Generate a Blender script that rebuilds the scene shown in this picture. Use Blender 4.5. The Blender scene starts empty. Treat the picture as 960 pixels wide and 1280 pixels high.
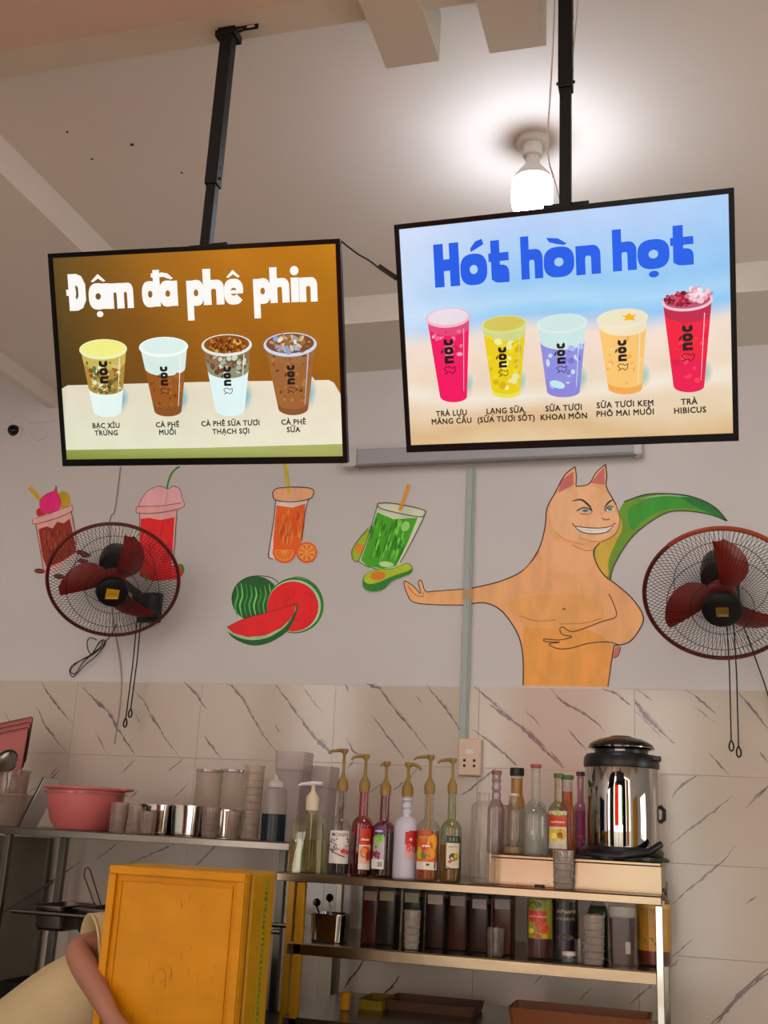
import bpy, bmesh, math, random
import numpy as np
from mathutils import Vector, Matrix
random.seed(7)
SC = bpy.context.scene
COL = SC.collection
# ---------------------------------------------------------------- camera
YAW, PITCH, ROLL, FPX, EYE, WALL = -0.28477305, 0.28380802, 0.05057182, 1350.4, 1.55, 4.2
_f = np.array([math.sin(YAW)*math.cos(PITCH), math.cos(YAW)*math.cos(PITCH), math.sin(PITCH)])
_r0 = np.array([math.cos(YAW), -math.sin(YAW), 0.0]); _u0 = np.cross(_r0, _f)
_r = _r0*math.cos(ROLL) + _u0*math.sin(ROLL); _u = -_r0*math.sin(ROLL) + _u0*math.cos(ROLL)
camd = bpy.data.cameras.new('camera'); cam = bpy.data.objects.new('camera', camd); COL.objects.link(cam)
cam.matrix_world = Matrix(((_r[0], _u[0], -_f[0], 0), (_r[1], _u[1], -_f[1], 0), (_r[2], _u[2], -_f[2], EYE), (0, 0, 0, 1)))
camd.sensor_fit = 'VERTICAL'; camd.sensor_height = 36.0; camd.lens = 36.0*FPX/1280.0
camd.clip_start = 0.05; camd.clip_end = 100
SC.camera = cam
# ---------------------------------------------------------------- world and exposure
w = bpy.data.worlds.new('world'); SC.world = w; w.use_nodes = True
bg = w.node_tree.nodes['Background']
bg.inputs[0].default_value = (1.0, 0.94, 0.865, 1); bg.inputs[1].default_value = 4.7
SC.view_settings.view_transform = 'Standard'; SC.view_settings.look = 'None'
SC.view_settings.exposure = 0.0; SC.view_settings.gamma = 1.0; SC.view_settings.use_curve_mapping = False
BULB_STRENGTH = 64.0

# ---------------------------------------------------------------- measuring helpers (survey of the place)
def _ray(x, y): return _f + _r*(x-480)/FPX - _u*(y-640)/FPX
def P(x, y, Y=WALL):
    d = _ray(x, y); q = d*Y/d[1]; return Vector((q[0], q[1], q[2]+EYE))
def PZ(x, y, Z):
    d = _ray(x, y); q = d*(Z-EYE)/d[2]; return Vector((q[0], q[1], q[2]+EYE))
def depth(p): return float(np.dot(np.array([p[0], p[1], p[2]-EYE]), _f))

# ---------------------------------------------------------------- colour and materials
def lin(h, g=1.0):
    if isinstance(h, str):
        h = [int(h[i:i+2], 16)/255 for i in (0, 2, 4)]
    return tuple(min(1.0, (c/12.92 if c <= .04045 else ((c+.055)/1.055)**2.4)*g) for c in h)
MATS = {}
def mat(name, col='808080', rough=.5, metal=0.0, emit=None, es=1.0, alpha=1.0, trans=0.0, spec=.5, noise=0.0, nscale=8.0, bump=0.0, bscale=60.0, ior=1.45, aniso=0.0, coat=0.0):
    if name in MATS: return MATS[name]
    m = bpy.data.materials.new(name); m.use_nodes = True; nt = m.node_tree; b = nt.nodes['Principled BSDF']
    c = lin(col) if isinstance(col, str) else col
    b.inputs['Base Color'].default_value = (*c[:3], 1); b.inputs['Roughness'].default_value = rough
    b.inputs['Metallic'].default_value = metal; b.inputs['Specular IOR Level'].default_value = spec
    b.inputs['Transmission Weight'].default_value = trans; b.inputs['IOR'].default_value = ior
    b.inputs['Alpha'].default_value = alpha; b.inputs['Coat Weight'].default_value = coat
    if emit:
        b.inputs['Emission Color'].default_value = (*lin(emit), 1); b.inputs['Emission Strength'].default_value = es
    if noise or bump:
        tc = nt.nodes.new('ShaderNodeTexCoord')
    if noise:
        n = nt.nodes.new('ShaderNodeTexNoise'); n.inputs['Scale'].default_value = nscale; n.inputs['Detail'].default_value = 5
        nt.links.new(tc.outputs['Object'], n.inputs['Vector'])
        r = nt.nodes.new('ShaderNodeMapRange'); r.inputs[1].default_value = .3; r.inputs[2].default_value = .7
        r.inputs[3].default_value = 1-noise; r.inputs[4].default_value = 1+noise*.4
        nt.links.new(n.outputs['Fac'], r.inputs[0])
        h = nt.nodes.new('ShaderNodeHueSaturation'); h.inputs['Color'].default_value = (*c[:3], 1)
        nt.links.new(r.outputs[0], h.inputs['Value']); nt.links.new(h.outputs[0], b.inputs['Base Color'])
    if bump:
        n2 = nt.nodes.new('ShaderNodeTexNoise'); n2.inputs['Scale'].default_value = bscale; n2.inputs['Detail'].default_value = 3
        nt.links.new(tc.outputs['Object'], n2.inputs['Vector'])
        bp = nt.nodes.new('ShaderNodeBump'); bp.inputs['Strength'].default_value = bump; bp.inputs['Distance'].default_value = .01
        nt.links.new(n2.outputs['Fac'], bp.inputs['Height']); nt.links.new(bp.outputs[0], b.inputs['Normal'])
    MATS[name] = m; return m
def clear(name, col='ffffff', opac=.12, edge=.55, rough=.05, haze=.5):
    """thin clear plastic or glass wall: tinted see-through, glossy and slightly milky, stronger where seen edge on"""
    if name in MATS: return MATS[name]
    m = bpy.data.materials.new(name); m.use_nodes = True; nt = m.node_tree; nt.nodes.clear()
    out = nt.nodes.new('ShaderNodeOutputMaterial'); mix = nt.nodes.new('ShaderNodeMixShader'); mx2 = nt.nodes.new('ShaderNodeMixShader')
    tr = nt.nodes.new('ShaderNodeBsdfTransparent'); tr.inputs[0].default_value = (*lin(col), 1)
    g = nt.nodes.new('ShaderNodeBsdfGlossy'); g.inputs['Color'].default_value = (.9, .9, .9, 1); g.inputs['Roughness'].default_value = rough
    d = nt.nodes.new('ShaderNodeBsdfDiffuse'); d.inputs[0].default_value = (*lin(col, .8), 1)
    mx2.inputs[0].default_value = haze; nt.links.new(g.outputs[0], mx2.inputs[1]); nt.links.new(d.outputs[0], mx2.inputs[2])
    lw = nt.nodes.new('ShaderNodeLayerWeight'); lw.inputs[0].default_value = .35
    pw = nt.nodes.new('ShaderNodeMath'); pw.operation = 'POWER'; pw.inputs[1].default_value = 1.6; nt.links.new(lw.outputs['Facing'], pw.inputs[0])
    mr = nt.nodes.new('ShaderNodeMapRange'); mr.inputs[3].default_value = opac; mr.inputs[4].default_value = edge
    nt.links.new(pw.outputs[0], mr.inputs[0]); nt.links.new(mr.outputs[0], mix.inputs[0])
    nt.links.new(tr.outputs[0], mix.inputs[1]); nt.links.new(mx2.outputs[0], mix.inputs[2]); nt.links.new(mix.outputs[0], out.inputs[0])
    MATS[name] = m; return m
def vcol_mat(name, emit=0.0, rough=.6, noise=.12, nscale=30.0, stretch=1.0):
    """flat print / paint: colour comes from the shapes' own colour attribute"""
    m = bpy.data.materials.new(name); m.use_nodes = True; nt = m.node_tree; b = nt.nodes['Principled BSDF']
    a = nt.nodes.new('ShaderNodeVertexColor'); a.layer_name = 'Col'
    src = a.outputs[0]
    if noise:
        tc = nt.nodes.new('ShaderNodeTexCoord'); mp = nt.nodes.new('ShaderNodeMapping'); mp.inputs['Scale'].default_value = (1, 1, stretch)
        n = nt.nodes.new('ShaderNodeTexNoise'); n.inputs['Scale'].default_value = nscale; n.inputs['Detail'].default_value = 4
        nt.links.new(tc.outputs['Object'], mp.inputs[0]); nt.links.new(mp.outputs[0], n.inputs['Vector'])
        r = nt.nodes.new('ShaderNodeMapRange'); r.inputs[1].default_value = .3; r.inputs[2].default_value = .7
        r.inputs[3].default_value = 1-noise; r.inputs[4].default_value = 1+noise
        nt.links.new(n.outputs['Fac'], r.inputs[0])
        h = nt.nodes.new('ShaderNodeHueSaturation'); nt.links.new(src, h.inputs['Color']); nt.links.new(r.outputs[0], h.inputs['Value'])
        src = h.outputs[0]
    if emit:
        b.inputs['Base Color'].default_value = (.01, .01, .01, 1); b.inputs['Roughness'].default_value = rough
        nt.links.new(src, b.inputs['Emission Color']); b.inputs['Emission Strength'].default_value = emit
    else:
        nt.links.new(src, b.inputs['Base Color']); b.inputs['Roughness'].default_value = rough
    return m

# ---------------------------------------------------------------- mesh helpers
class MB:
    def __init__(s): s.v = []; s.f = []; s.mi = []; s.M = Matrix.Identity(4); s.m = 0
    def add(s, vs, fs):
        o = len(s.v); s.v += [tuple(s.M @ Vector(p)) for p in vs]
        s.f += [tuple(i+o for i in f) for f in fs]; s.mi += [s.m]*len(fs); return s
    def box(s, x0, x1, y0, y1, z0, z1):
        return s.add([(x0,y0,z0),(x1,y0,z0),(x1,y1,z0),(x0,y1,z0),(x0,y0,z1),(x1,y0,z1),(x1,y1,z1),(x0,y1,z1)],
                     [(0,3,2,1),(4,5,6,7),(0,1,5,4),(1,2,6,5),(2,3,7,6),(3,0,4,7)])
    def lathe(s, prof, n=24, c=(0,0,0), caps=(True, True)):
        vs = []; fs = []
        for r, z in prof:
            for k in range(n):
                a = 2*math.pi*k/n; vs.append((c[0]+r*math.cos(a), c[1]+r*math.sin(a), c[2]+z))
        for i in range(len(prof)-1):
            for k in range(n):
                a = i*n+k; b = i*n+(k+1) % n; fs.append((a, b, b+n, a+n))
        if caps[0]: fs.append(tuple(range(n-1, -1, -1)))
        if caps[1]: fs.append(tuple(range((len(prof)-1)*n, len(prof)*n)))
        return s.add(vs, fs)
    def tube(s, pts, r, n=8, closed=False):
        pts = [Vector(p) for p in pts]; N = len(pts); rr = r if isinstance(r, (list, tuple)) else [r]*N
        vs = []; up = Vector((0, 0, 1)); prev = None
        for i, p in enumerate(pts):
            if closed: t = pts[(i+1) % N]-pts[i-1]
            else: t = pts[min(i+1, N-1)]-pts[max(i-1, 0)]
            t.normalize()
            if prev is None:
                a = up.cross(t)
                if a.length < .1: a = Vector((1, 0, 0)).cross(t)
            else: a = prev - t*prev.dot(t)
            a.normalize(); prev = a; b = t.cross(a)
            for k in range(n):
                q = 2*math.pi*k/n; vs.append(p+(a*math.cos(q)+b*math.sin(q))*rr[i])
        fs = []
        for i in range(N if closed else N-1):
            for k in range(n):
                j = (i+1) % N; fs.append((i*n+k, i*n+(k+1) % n, j*n+(k+1) % n, j*n+k))
        if not closed: fs += [tuple(range(n-1, -1, -1)), tuple(range((N-1)*n, N*n))]
        return s.add(vs, fs)
    def loft(s, rings, caps=True):
        n = len(rings[0]); vs = [p for r in rings for p in r]; fs = []
        for i in range(len(rings)-1):
            for k in range(n): fs.append((i*n+k, i*n+(k+1) % n, (i+1)*n+(k+1) % n, (i+1)*n+k))
        if caps: fs += [tuple(range(n-1, -1, -1)), tuple(range((len(rings)-1)*n, len(rings)*n))]
        return s.add(vs, fs)
    def rrect(s, z, hx, hy, r, n=4, c=(0, 0)):
        o = []
        for qx, qy, a0 in ((1,1,0),(-1,1,90),(-1,-1,180),(1,-1,270)):
            for k in range(n+1):
                a = math.radians(a0+90*k/n); o.append((c[0]+qx*(hx-r)+r*math.cos(a), c[1]+qy*(hy-r)+r*math.sin(a), z))
        return o
    def build(s, name, mats, parent=None, smooth=False, bevel=0.0, loc=None, rot=None):
        me = bpy.data.meshes.new(name); me.from_pydata(s.v, [], s.f)
        if not isinstance(mats, (list, tuple)): mats = [mats]
        for m in mats: me.materials.append(m)
        me.polygons.foreach_set('material_index', s.mi)
        me.update()
        if bevel:
            b = bmesh.new(); b.from_mesh(me)
            bmesh.ops.bevel(b, geom=[e for e in b.edges if e.calc_face_angle(0) > .6], offset=bevel, segments=2, affect='EDGES', profile=.5)
            b.to_mesh(me); b.free()
        b = bmesh.new(); b.from_mesh(me); bmesh.ops.recalc_face_normals(b, faces=b.faces); b.to_mesh(me); b.free()
        if smooth:
            me.polygons.foreach_set('use_smooth', [True]*len(me.polygons))
            try: me.set_sharp_from_angle(angle=math.radians(smooth if smooth is not True else 40))
            except Exception: pass
        o = bpy.data.objects.new(name, me); COL.objects.link(o)
        if parent: o.parent = parent
        if loc: o.location = loc
        if rot: o.rotation_euler = rot
        return o
def thing(name, label, cat, loc=(0, 0, 0), group=None, rot=None):
    o = bpy.data.objects.new(name, None); COL.objects.link(o); o.location = loc; o.empty_display_size = .05
    if rot: o.rotation_euler = rot
    o['label'] = label; o['category'] = cat
    if group: o['group'] = group
    return o
def tag(o, label, cat, group=None, kind=None):
    o['label'] = label; o['category'] = cat
    if group: o['group'] = group
    if kind: o['kind'] = kind
    return o
def struct(o): o['kind'] = 'structure'; return o

# ---------------------------------------------------------------- flat artwork: coloured polygons in layers
def smooth_pts(pts, closed=False, k=5):
    n = len(pts); out = []
    rng = range(n) if closed else range(n-1)
    for i in rng:
        p0, p1, p2, p3 = (pts[(i-1) % n], pts[i], pts[(i+1) % n], pts[(i+2) % n]) if closed else (pts[max(i-1, 0)], pts[i], pts[i+1], pts[min(i+2, n-1)])
        for j in range(k):
            t = j/k
            out.append(tuple(.5*((2*p1[a])+(-p0[a]+p2[a])*t+(2*p0[a]-5*p1[a]+4*p2[a]-p3[a])*t*t+(-p0[a]+3*p1[a]-3*p2[a]+p3[a])*t**3) for a in (0, 1)))
    if not closed: out.append(tuple(pts[-1][:2]))
    return out
class Art:
    """map(u, v, h) -> 3D point; h is the layer height above the carrying surface"""
    def __init__(s, fmap, gain=1.0, step=.00012, h0=.0003):
        s.map = fmap; s.g = gain; s.step = step; s.h = h0; s.v = []; s.f = []; s.c = []
    def col(s, c): return lin(c, s.g)
    def poly(s, pts, c, colors=None):
        o = len(s.v); s.v += [tuple(s.map(p[0], p[1], s.h)) for p in pts]
        s.f.append(tuple(range(o, o+len(pts)))); s.c += [colors[i] if colors else s.col(c) for i in range(len(pts))]
        s.h += s.step
    def faces(s, pts, fs, c):
        cc = s.col(c); o = len(s.v); s.v += [tuple(s.map(p[0], p[1], s.h)) for p in pts]
        for f in fs: s.f.append(tuple(i+o for i in f)); s.c += [cc]*len(f)
        s.h += s.step
    def grid(s, x0, x1, y0, y1, nx, ny, fc):
        """fc(u,v in 0..1) -> colour"""
        o = len(s.v); cs = []
        for j in range(ny+1):
            for i in range(nx+1):
                s.v.append(tuple(s.map(x0+(x1-x0)*i/nx, y0+(y1-y0)*j/ny, s.h))); q = fc(i/nx, j/ny); cs.append(s.col(q) if isinstance(q, str) else q)
        for j in range(ny):
            for i in range(nx):
                a = j*(nx+1)+i; f = (a, a+1, a+nx+2, a+nx+1); s.f.append(tuple(k+o for k in f)); s.c += [cs[k] for k in f]
        s.h += s.step
    def blob(s, pts, c, k=5): s.poly(smooth_pts(pts, True, k), c)
    def ell(s, cx, cy, rx, ry, c, rot=0.0, n=28, a0=0, a1=360):
        pts = []; ca, sa = math.cos(math.radians(rot)), math.sin(math.radians(rot))
        full = abs(a1-a0) >= 360; m = n if full else n+1
        for i in range(m):
            a = math.radians(a0+(a1-a0)*i/n); x = rx*math.cos(a); y = ry*math.sin(a); pts.append((cx+x*ca-y*sa, cy+x*sa+y*ca))
        s.poly(pts, c)
    def stroke(s, pts, wd, c, sm=True, closed=False, k=5, taper=False, jit=0.0):
        if sm: pts = smooth_pts(pts, closed, k)
        n = len(pts); A = []; B = []
        for i in range(n):
            if closed: p, q = pts[i-1], pts[(i+1) % n]
            else: p, q = pts[max(i-1, 0)], pts[min(i+1, n-1)]
            dx, dy = q[0]-p[0], q[1]-p[1]; l = math.hypot(dx, dy) or 1; ww = wd/2
            if taper: ww *= .25+.75*math.sin(math.pi*min(max(i/(n-1), .02), .98))
            if jit: ww *= 1+random.uniform(-jit, jit)
            A.append((pts[i][0]-dy/l*ww, pts[i][1]+dx/l*ww)); B.append((pts[i][0]+dy/l*ww, pts[i][1]-dx/l*ww))
        vs = A+B; fs = [(i, i+1, n+i+1, n+i) for i in range(n-1)]
        if closed: fs.append((n-1, 0, n, 2*n-1))
        s.faces(vs, fs, c)
    def text(s, txt, cx, cy, size, c, off=0.0, align='CENTER', sx=1.0, flip=False, bold=0.0):
        vs, fs = text_mesh(txt, size, off, align)
        k = -1 if flip else 1
        for dx, dy in ((0, 0),) if not bold else ((-bold, -bold), (bold, -bold), (-bold, bold), (bold, bold)):
            s.faces([(cx+dx+p[0]*sx, cy+dy+p[1]*k) for p in vs], fs, c)
    def build(s, name, m, parent=None):
        me = bpy.data.meshes.new(name); me.from_pydata(s.v, [], s.f); me.materials.append(m)
        ca = me.color_attributes.new('Col', 'FLOAT_COLOR', 'CORNER')
        ca.data.foreach_set('color', [x for c in s.c for x in (c[0], c[1], c[2], 1.0)])
        me.update(); o = bpy.data.objects.new(name, me); COL.objects.link(o)
        if parent: o.parent = parent
        return o
_tc = {}
def text_mesh(txt, size, off, align):
    key = (txt, size, off, align)
    if key in _tc: return _tc[key]
    cu = bpy.data.curves.new('t', 'FONT'); cu.body = txt; cu.size = size; cu.align_x = align; cu.align_y = 'CENTER'; cu.offset = off; cu.space_character = 1.08; cu.resolution_u = 2
    o = bpy.data.objects.new('t', cu); COL.objects.link(o); bpy.context.view_layer.update()
    ev = o.evaluated_get(bpy.context.evaluated_depsgraph_get()); me = ev.to_mesh()
    vs = [(v.co.x, v.co.y) for v in me.vertices]; fs = [tuple(p.vertices) for p in me.polygons]
    ev.to_mesh_clear(); bpy.data.objects.remove(o); bpy.data.curves.remove(cu)
    _tc[key] = (vs, fs); return vs, fs

# chunky display letters, drawn as shapes (unit: 1 = width, 1 = x-height)
def _sup(cx, cy, rx, ry, n=32, e=2.6, a0=0, a1=360):
    o = []
    for i in range(n+(0 if a1-a0 >= 360 else 1)):
        a = math.radians(a0+(a1-a0)*i/n); c, s_ = math.cos(a), math.sin(a)
        o.append((cx+rx*math.copysign(abs(c)**(2/e), c), cy+ry*math.copysign(abs(s_)**(2/e), s_)))
    return o
def g_ring(cx, cy, rx, ry, ix, iy, a0=0, a1=360):
    A = _sup(cx, cy, rx, ry, a0=a0, a1=a1); B = _sup(cx, cy, ix, iy, e=2.0, a0=a0, a1=a1); n = len(A); full = a1-a0 >= 360
    return (A+B, [(i, (i+1) % n, n+(i+1) % n, n+i) for i in range(n if full else n-1)])
def g_rect(x0, x1, y0, y1): return ([(x0, y0), (x1, y0), (x1, y1), (x0, y1)], [(0, 1, 2, 3)])
def g_poly(p): return (p, [tuple(range(len(p)))])
def g_arch(x0, x1, top=1.0, st=.38):
    """rounded shoulder from x0 to x1 with two feet"""
    wd = x1-x0; s_ = wd*st; gx0, gx1 = x0+s_, x1-s_; gy = top-.36
    q = [(x1, 0), (x1, top-.3)]+[(x1-.3*wd+.3*wd*math.cos(a), top-.3+.3*math.sin(a)) for a in [math.radians(t) for t in (20, 45, 70, 90)]]
    q += [(x0, top), (x0, 0), (gx0, 0), (gx0, gy-.08), (gx0+.03*wd, gy), (gx1-.03*wd, gy), (gx1, gy-.08), (gx1, 0)]
    return g_poly(q)
GL = {
 'o': [g_ring(.5, .5, .5, .52, .15, .15)],
 'a': [g_ring(.46, .5, .46, .52, .13, .13), g_rect(.66, 1, 0, 1)],
 'd': [g_ring(.44, .5, .44, .52, .12, .14), g_rect(.62, .98, 0, 1.45)],
 'p': [g_ring(.54, .5, .46, .52, .13, .14), g_rect(0, .38, -.6, 1)],
 'h': [g_arch(0, 1), g_rect(0, .38, 0, 1.45)],
 'n': [g_arch(0, 1)],
 'm': [g_arch(0, .6, st=.4), g_arch(.4, 1.0, st=.4)],
 'i': [g_rect(.04, .96, 0, 1), g_poly(_sup(.5, 1.28, .5, .19, e=2.0, n=16))],
 't': [g_rect(.12, .56, .1, 1.42), g_rect(0, 1, .72, 1.0), g_poly(_sup(.56, .3, .44, .3, n=20)), g_rect(.56, 1, 0, .34)],
 'H': [g_rect(0, .38, 0, 1.42), g_rect(.62, 1, 0, 1.42), g_rect(.3, .7, .52, .9)],
 'c': [g_ring(.5, .5, .5, .52, .15, .15, 40, 320)],
 'e': [g_ring(.5, .5, .5, .52, .17, .16, 0, 325), g_rect(.3, .98, .42, .56)],
 'D': [g_poly([(.12, 0), (.55, 0), (.82, .1), (1, .4), (1, 1.02), (.82, 1.34), (.55, 1.44), (.12, 1.44), (.12, .84), (.48, .84), (.48, .99), (.56, .97), (.62, .88), (.62, .58), (.56, .47), (.48, .45), (.48, .6), (.12, .6)]), g_rect(0, .5, .6, .84)],
 'circ': [g_poly([(.15, 1.1), (.5, 1.38), (.85, 1.1), (.75, 1.06), (.5, 1.2), (.25, 1.06)])],
 'grave': [g_poly([(.12, 1.36), (.5, 1.3), (.78, 1.1), (.68, 1.06), (.42, 1.12), (.2, 1.2)])],
 'acute': [g_poly([(.42, 1.08), (.9, 1.3), (.84, 1.48), (.6, 1.42), (.4, 1.2)])],
 'dot': [g_poly(_sup(.5, -.2, .16, .12, e=2.0, n=12))],
 'bar': [g_rect(.3, 1.12, 1.14, 1.3)],
}
def put_glyph(art, names, x0, x1, yb, xh, c, M=None, dyf=None):
    for nm in names:
        for vs, fs in GL[nm]:
            q = [(x0+(x1-x0)*a, yb+b*xh) for a, b in vs]
            if M: q = [M(p) for p in q]
            art.faces(q, fs, c)
def logo(art, x, y, hgt, c, sy=1):
    """the cup logo: 'noc' with a grave over the o, reading upward, above a small animal outline. x,y = bottom centre, hgt = total"""
    L = hgt*.7; lw = L/3; xh = hgt*.26; y0 = y+sy*hgt*.3
    for k, nm in enumerate((['n'], ['o', 'grave'], ['c'])):
        a0, a1 = k*lw*1.02, k*lw*1.02+lw*.9
        put_glyph(art, nm, a0, a1, 0, xh, c, M=lambda p: (x+xh*.5-p[1], y0+sy*p[0]))
    s_ = hgt*.13
    art.stroke([(x-s_*1.1, y+sy*s_*.2), (x-s_*.5, y+sy*s_*.5), (x-s_*1.2, y+sy*s_*1.3), (x-s_*.2, y+sy*s_*1.7), (x+s_*.6, y+sy*s_*1.3), (x+s_*1.2, y+sy*s_*1.7), (x+s_*1.1, y+sy*s_*.7), (x+s_*.5, y+sy*s_*.2), (x, y+sy*s_*.6)], hgt*.022, c, closed=True, k=3)

# ================================================================ THE ROOM
M_wall = mat('wall_paint', 'd3d0cf', .65, noise=.05, nscale=1.2)
M_ceil = mat('ceiling_paint', 'ddd6cc', .75, noise=.04, nscale=1.0)
M_beam = mat('beam_paint', 'c4bba8', .75, noise=.05, nscale=2.0)
M_warm = mat('ochre_paint', 'c8b09c', .75, noise=.06, nscale=1.5)
M_trim = mat('pale_trim_paint', 'd6d0c4', .7)
M_tile = mat('marble_tile', 'cdc1b3', .13, noise=.035, nscale=3.0, bump=.035, bscale=5.0)
M_grout = mat('tile_bedding', 'c2b4a7', .8)
M_floor = mat('floor_tile', 'c2b6a8', .35, noise=.1, nscale=3)
M_steel = mat('brushed_steel', '837b72', .25, 1.0, noise=.06, nscale=9, bump=.04, bscale=20)
M_steel2 = mat('polished_steel', 'a8a49e', .08, 1.0)
M_dark = mat('black_plastic', '101012', .35)
M_blackmetal = mat('black_steel', '0a0a0c', .45, .0, spec=.25)
ZS, ZB = 3.595, 3.476          # slab underside, beam underside
XL, XR, YF = -3.9, 2.2, -0.7
TT, TH, TW = 2.0955, .3085, .5905
fl = MB().box(XL-.1, XR+.1, YF, WALL+.1, -.1, 0); struct(fl.build('floor', M_floor))
struct(MB().box(-12, 12, -9, YF, -.2, -.1).build('floor_street', mat('street_paving', 'a59c90', .8, noise=.1, nscale=2)))
ce = MB().box(-2.06, XR, 2.06, WALL+.02, ZS, ZS+.15); ceil = struct(ce.build('ceiling', M_ceil))
# old drill holes in the slab
h = MB()
for px, py, r in ((84, 165, .004), (165, 181, .006), (115, 199, .004), (227, 216, .004)):
    p = PZ(px, py, ZS-.001); h.lathe([(r, -.002), (r, .0)], 8, (p.x, p.y, ZS))
h.build('drill_hole', M_dark, ceil)
wb = MB().box(XL, XR, WALL, WALL+.15, 0, 4.3); wall = struct(wb.build('wall_back', M_wall))
tb = MB().box(XL, XR, WALL-.004, WALL, 0, TT); tb.build('tile_bedding', M_grout, wall)
struct(MB().box(XL-.15, XL, YF, WALL+.15, 0, 4.5).build('wall_left', M_wall))
# right wall; its window opening is added for a bright stripe on the urn
wr = MB(); wr.box(XR, XR+.15, YF, 2.4, 0, 4.5); wr.box(XR, XR+.15, 3.3, WALL+.15, 0, 4.5); wr.box(XR, XR+.15, 2.4, 3.3, 0, 1.1); wr.box(XR, XR+.15, 2.4, 3.3, 2.4, 4.5)
struct(wr.build('wall_right', M_wall))
# lowered lintel over the shopfront side and the upper front ceiling
lt = MB().box(XL, XR, 1.8, 2.031, 3.48, 4.5)
struct(lt.build('beam_front_face', M_warm))
struct(MB().box(-1.95 if False else XL, XR, 2.031, 2.125, 3.48, 3.8).build('beam_front', M_beam))
struct(MB().box(XL, XR, YF, 1.8, 4.35, 4.5).build('ceiling_front', M_warm))
# wide soffit on the left, beam along the back wall, downstand edge strip
struct(MB().box(-2.93, -2.056, 2.125, WALL, ZB, ZS+.15).build('soffit_left', M_ceil))
struct(MB().box(XL, -2.93, 2.125, WALL, 3.75, 3.9).build('ceiling_left', M_warm))
struct(MB().box(-2.93, -2.885, 2.125, WALL, 3.40, ZB).build('trim_1', M_trim))
struct(MB().box(-2.056, XR, 3.735, WALL, ZB, ZS).build('beam_back', M_trim))
# two concrete rafters that reach under the slab
for k, (a, b, yend) in enumerate((((483, 86), (549, 76), 2.27), ((612, 67), (683, 57), 2.27))):
    q0, q1 = PZ(*a, 3.45), PZ(*b, 3.45)
    o = MB().box(q0.x, q1.x, .6, (q0.y+q1.y)/2, 3.45, ZS if k < 9 else ZS).build('rafter', M_beam)
    struct(o)
# ---- tiles, each one a piece
TG = .0008; tile_me = {}
def tile_piece(x0, x1, z0, z1):
    key = (round(x1-x0, 4), round(z1-z0, 4)); src = tile_me.get(key); wd, hg = x1-x0-TG, z1-z0-TG
    if src is None:
        b = .0008; m = MB()
        m.loft([[(-wd/2, 0, -hg/2), (wd/2, 0, -hg/2), (wd/2, 0, hg/2), (-wd/2, 0, hg/2)], [(-wd/2, -.006+b, -hg/2), (wd/2, -.006+b, -hg/2), (wd/2, -.006+b, hg/2), (-wd/2, -.006+b, hg/2)],
                [(-wd/2+b, -.006, -hg/2+b), (wd/2-b, -.006, -hg/2+b), (wd/2-b, -.006, hg/2-b), (-wd/2+b, -.006, hg/2-b)]])
        o = m.build('tile', M_tile, wall); tile_me[key] = o
    else:
        o = src.copy(); COL.objects.link(o)
    o.location = ((x0+x1)/2, WALL-.004, (z0+z1)/2)
    return o
TSURF = WALL-.0105
for r in range(7):
    z1 = TT-r*TH; z0 = max(z1-TH, 0)
    k = -2
    while True:
        x0 = -2.573+k*TW
        if x0 > .5: break
        if x0 > -3.9: tile_piece(x0, x0+TW, z0, z1)
        k += 1
# marble veins: colour in the tile faces
def VP(ox, oy, s):
    def fn(pts): return [((lambda q: (q.x, q.z))(P(ox+a/s, oy+b/s, TSURF))) for a, b in pts]
    return fn
va = Art(lambda u, v, h_: (u, TSURF-h_, v), 1.0, .00002, .0002)
PXM = 1/305.0     # metres per photo pixel on the wall
def vein(conv, pts, wpx, c='847a7c'):
    q = conv(pts)
    # finer wandering line
    out = []
    for i in range(len(q)-1):
        n = max(2, int(math.dist(q[i], q[i+1])/.012))
        for j in range(n):
            t = j/n; out.append((q[i][0]+(q[i+1][0]-q[i][0])*t+random.uniform(-.0022, .0022), q[i][1]+(q[i+1][1]-q[i][1])*t+random.uniform(-.0022, .0022)))
    out.append(q[-1])
    va.stroke(out, wpx*PXM*1.0, c, sm=False, taper=True, jit=.55)
    if wpx > 1.6:
        off = wpx*PXM*1.0
        k0 = len(out)//4; k1 = len(out)*3//4
        va.stroke([(a+off, b+off*.5) for a, b in out[k0:k1]], wpx*PXM*.25, 'a5988d', sm=False, taper=True, jit=.5)
c5 = VP(0, 840, 2.909); c6 = VP(320, 840, 2.909); c7 = VP(630, 840, 2.909); c8 = VP(600, 900, 2.667); c9 = VP(340, 1080, 6.0); c0 = VP(0, 0, 1)
for pts, wd in ([(150,35),(190,100),(240,160),(262,185)],2.2),([(135,130),(165,195),(210,255),(245,295)],1.8),([(300,55),(355,110),(390,140),(430,210),(490,300)],2.6),([(345,100),(380,135)],4.5),([(480,55),(525,110),(560,170),(600,240),(655,310)],1.5),([(540,150),(570,190)],2.4),([(345,215),(390,298)],1.2),([(670,38),(715,80),(752,135)],2.4),([(825,42),(870,75),(920,165),(958,235)],2.0),([(840,45),(880,95)],2.8),([(745,235),(800,310)],1.9),([(15,145),(60,225)],1.6),([(210,345),(165,405)],1.4),([(490,320),(440,370)],1.2),([(670,315),(612,360)],1.6),([(690,400),(635,455)],1.3),([(500,430),(470,465)],1.6),([(490,150),(510,185)],1.0),([(0,520),(60,470),(130,420)],2.0): vein(c5, pts, wd)
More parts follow.
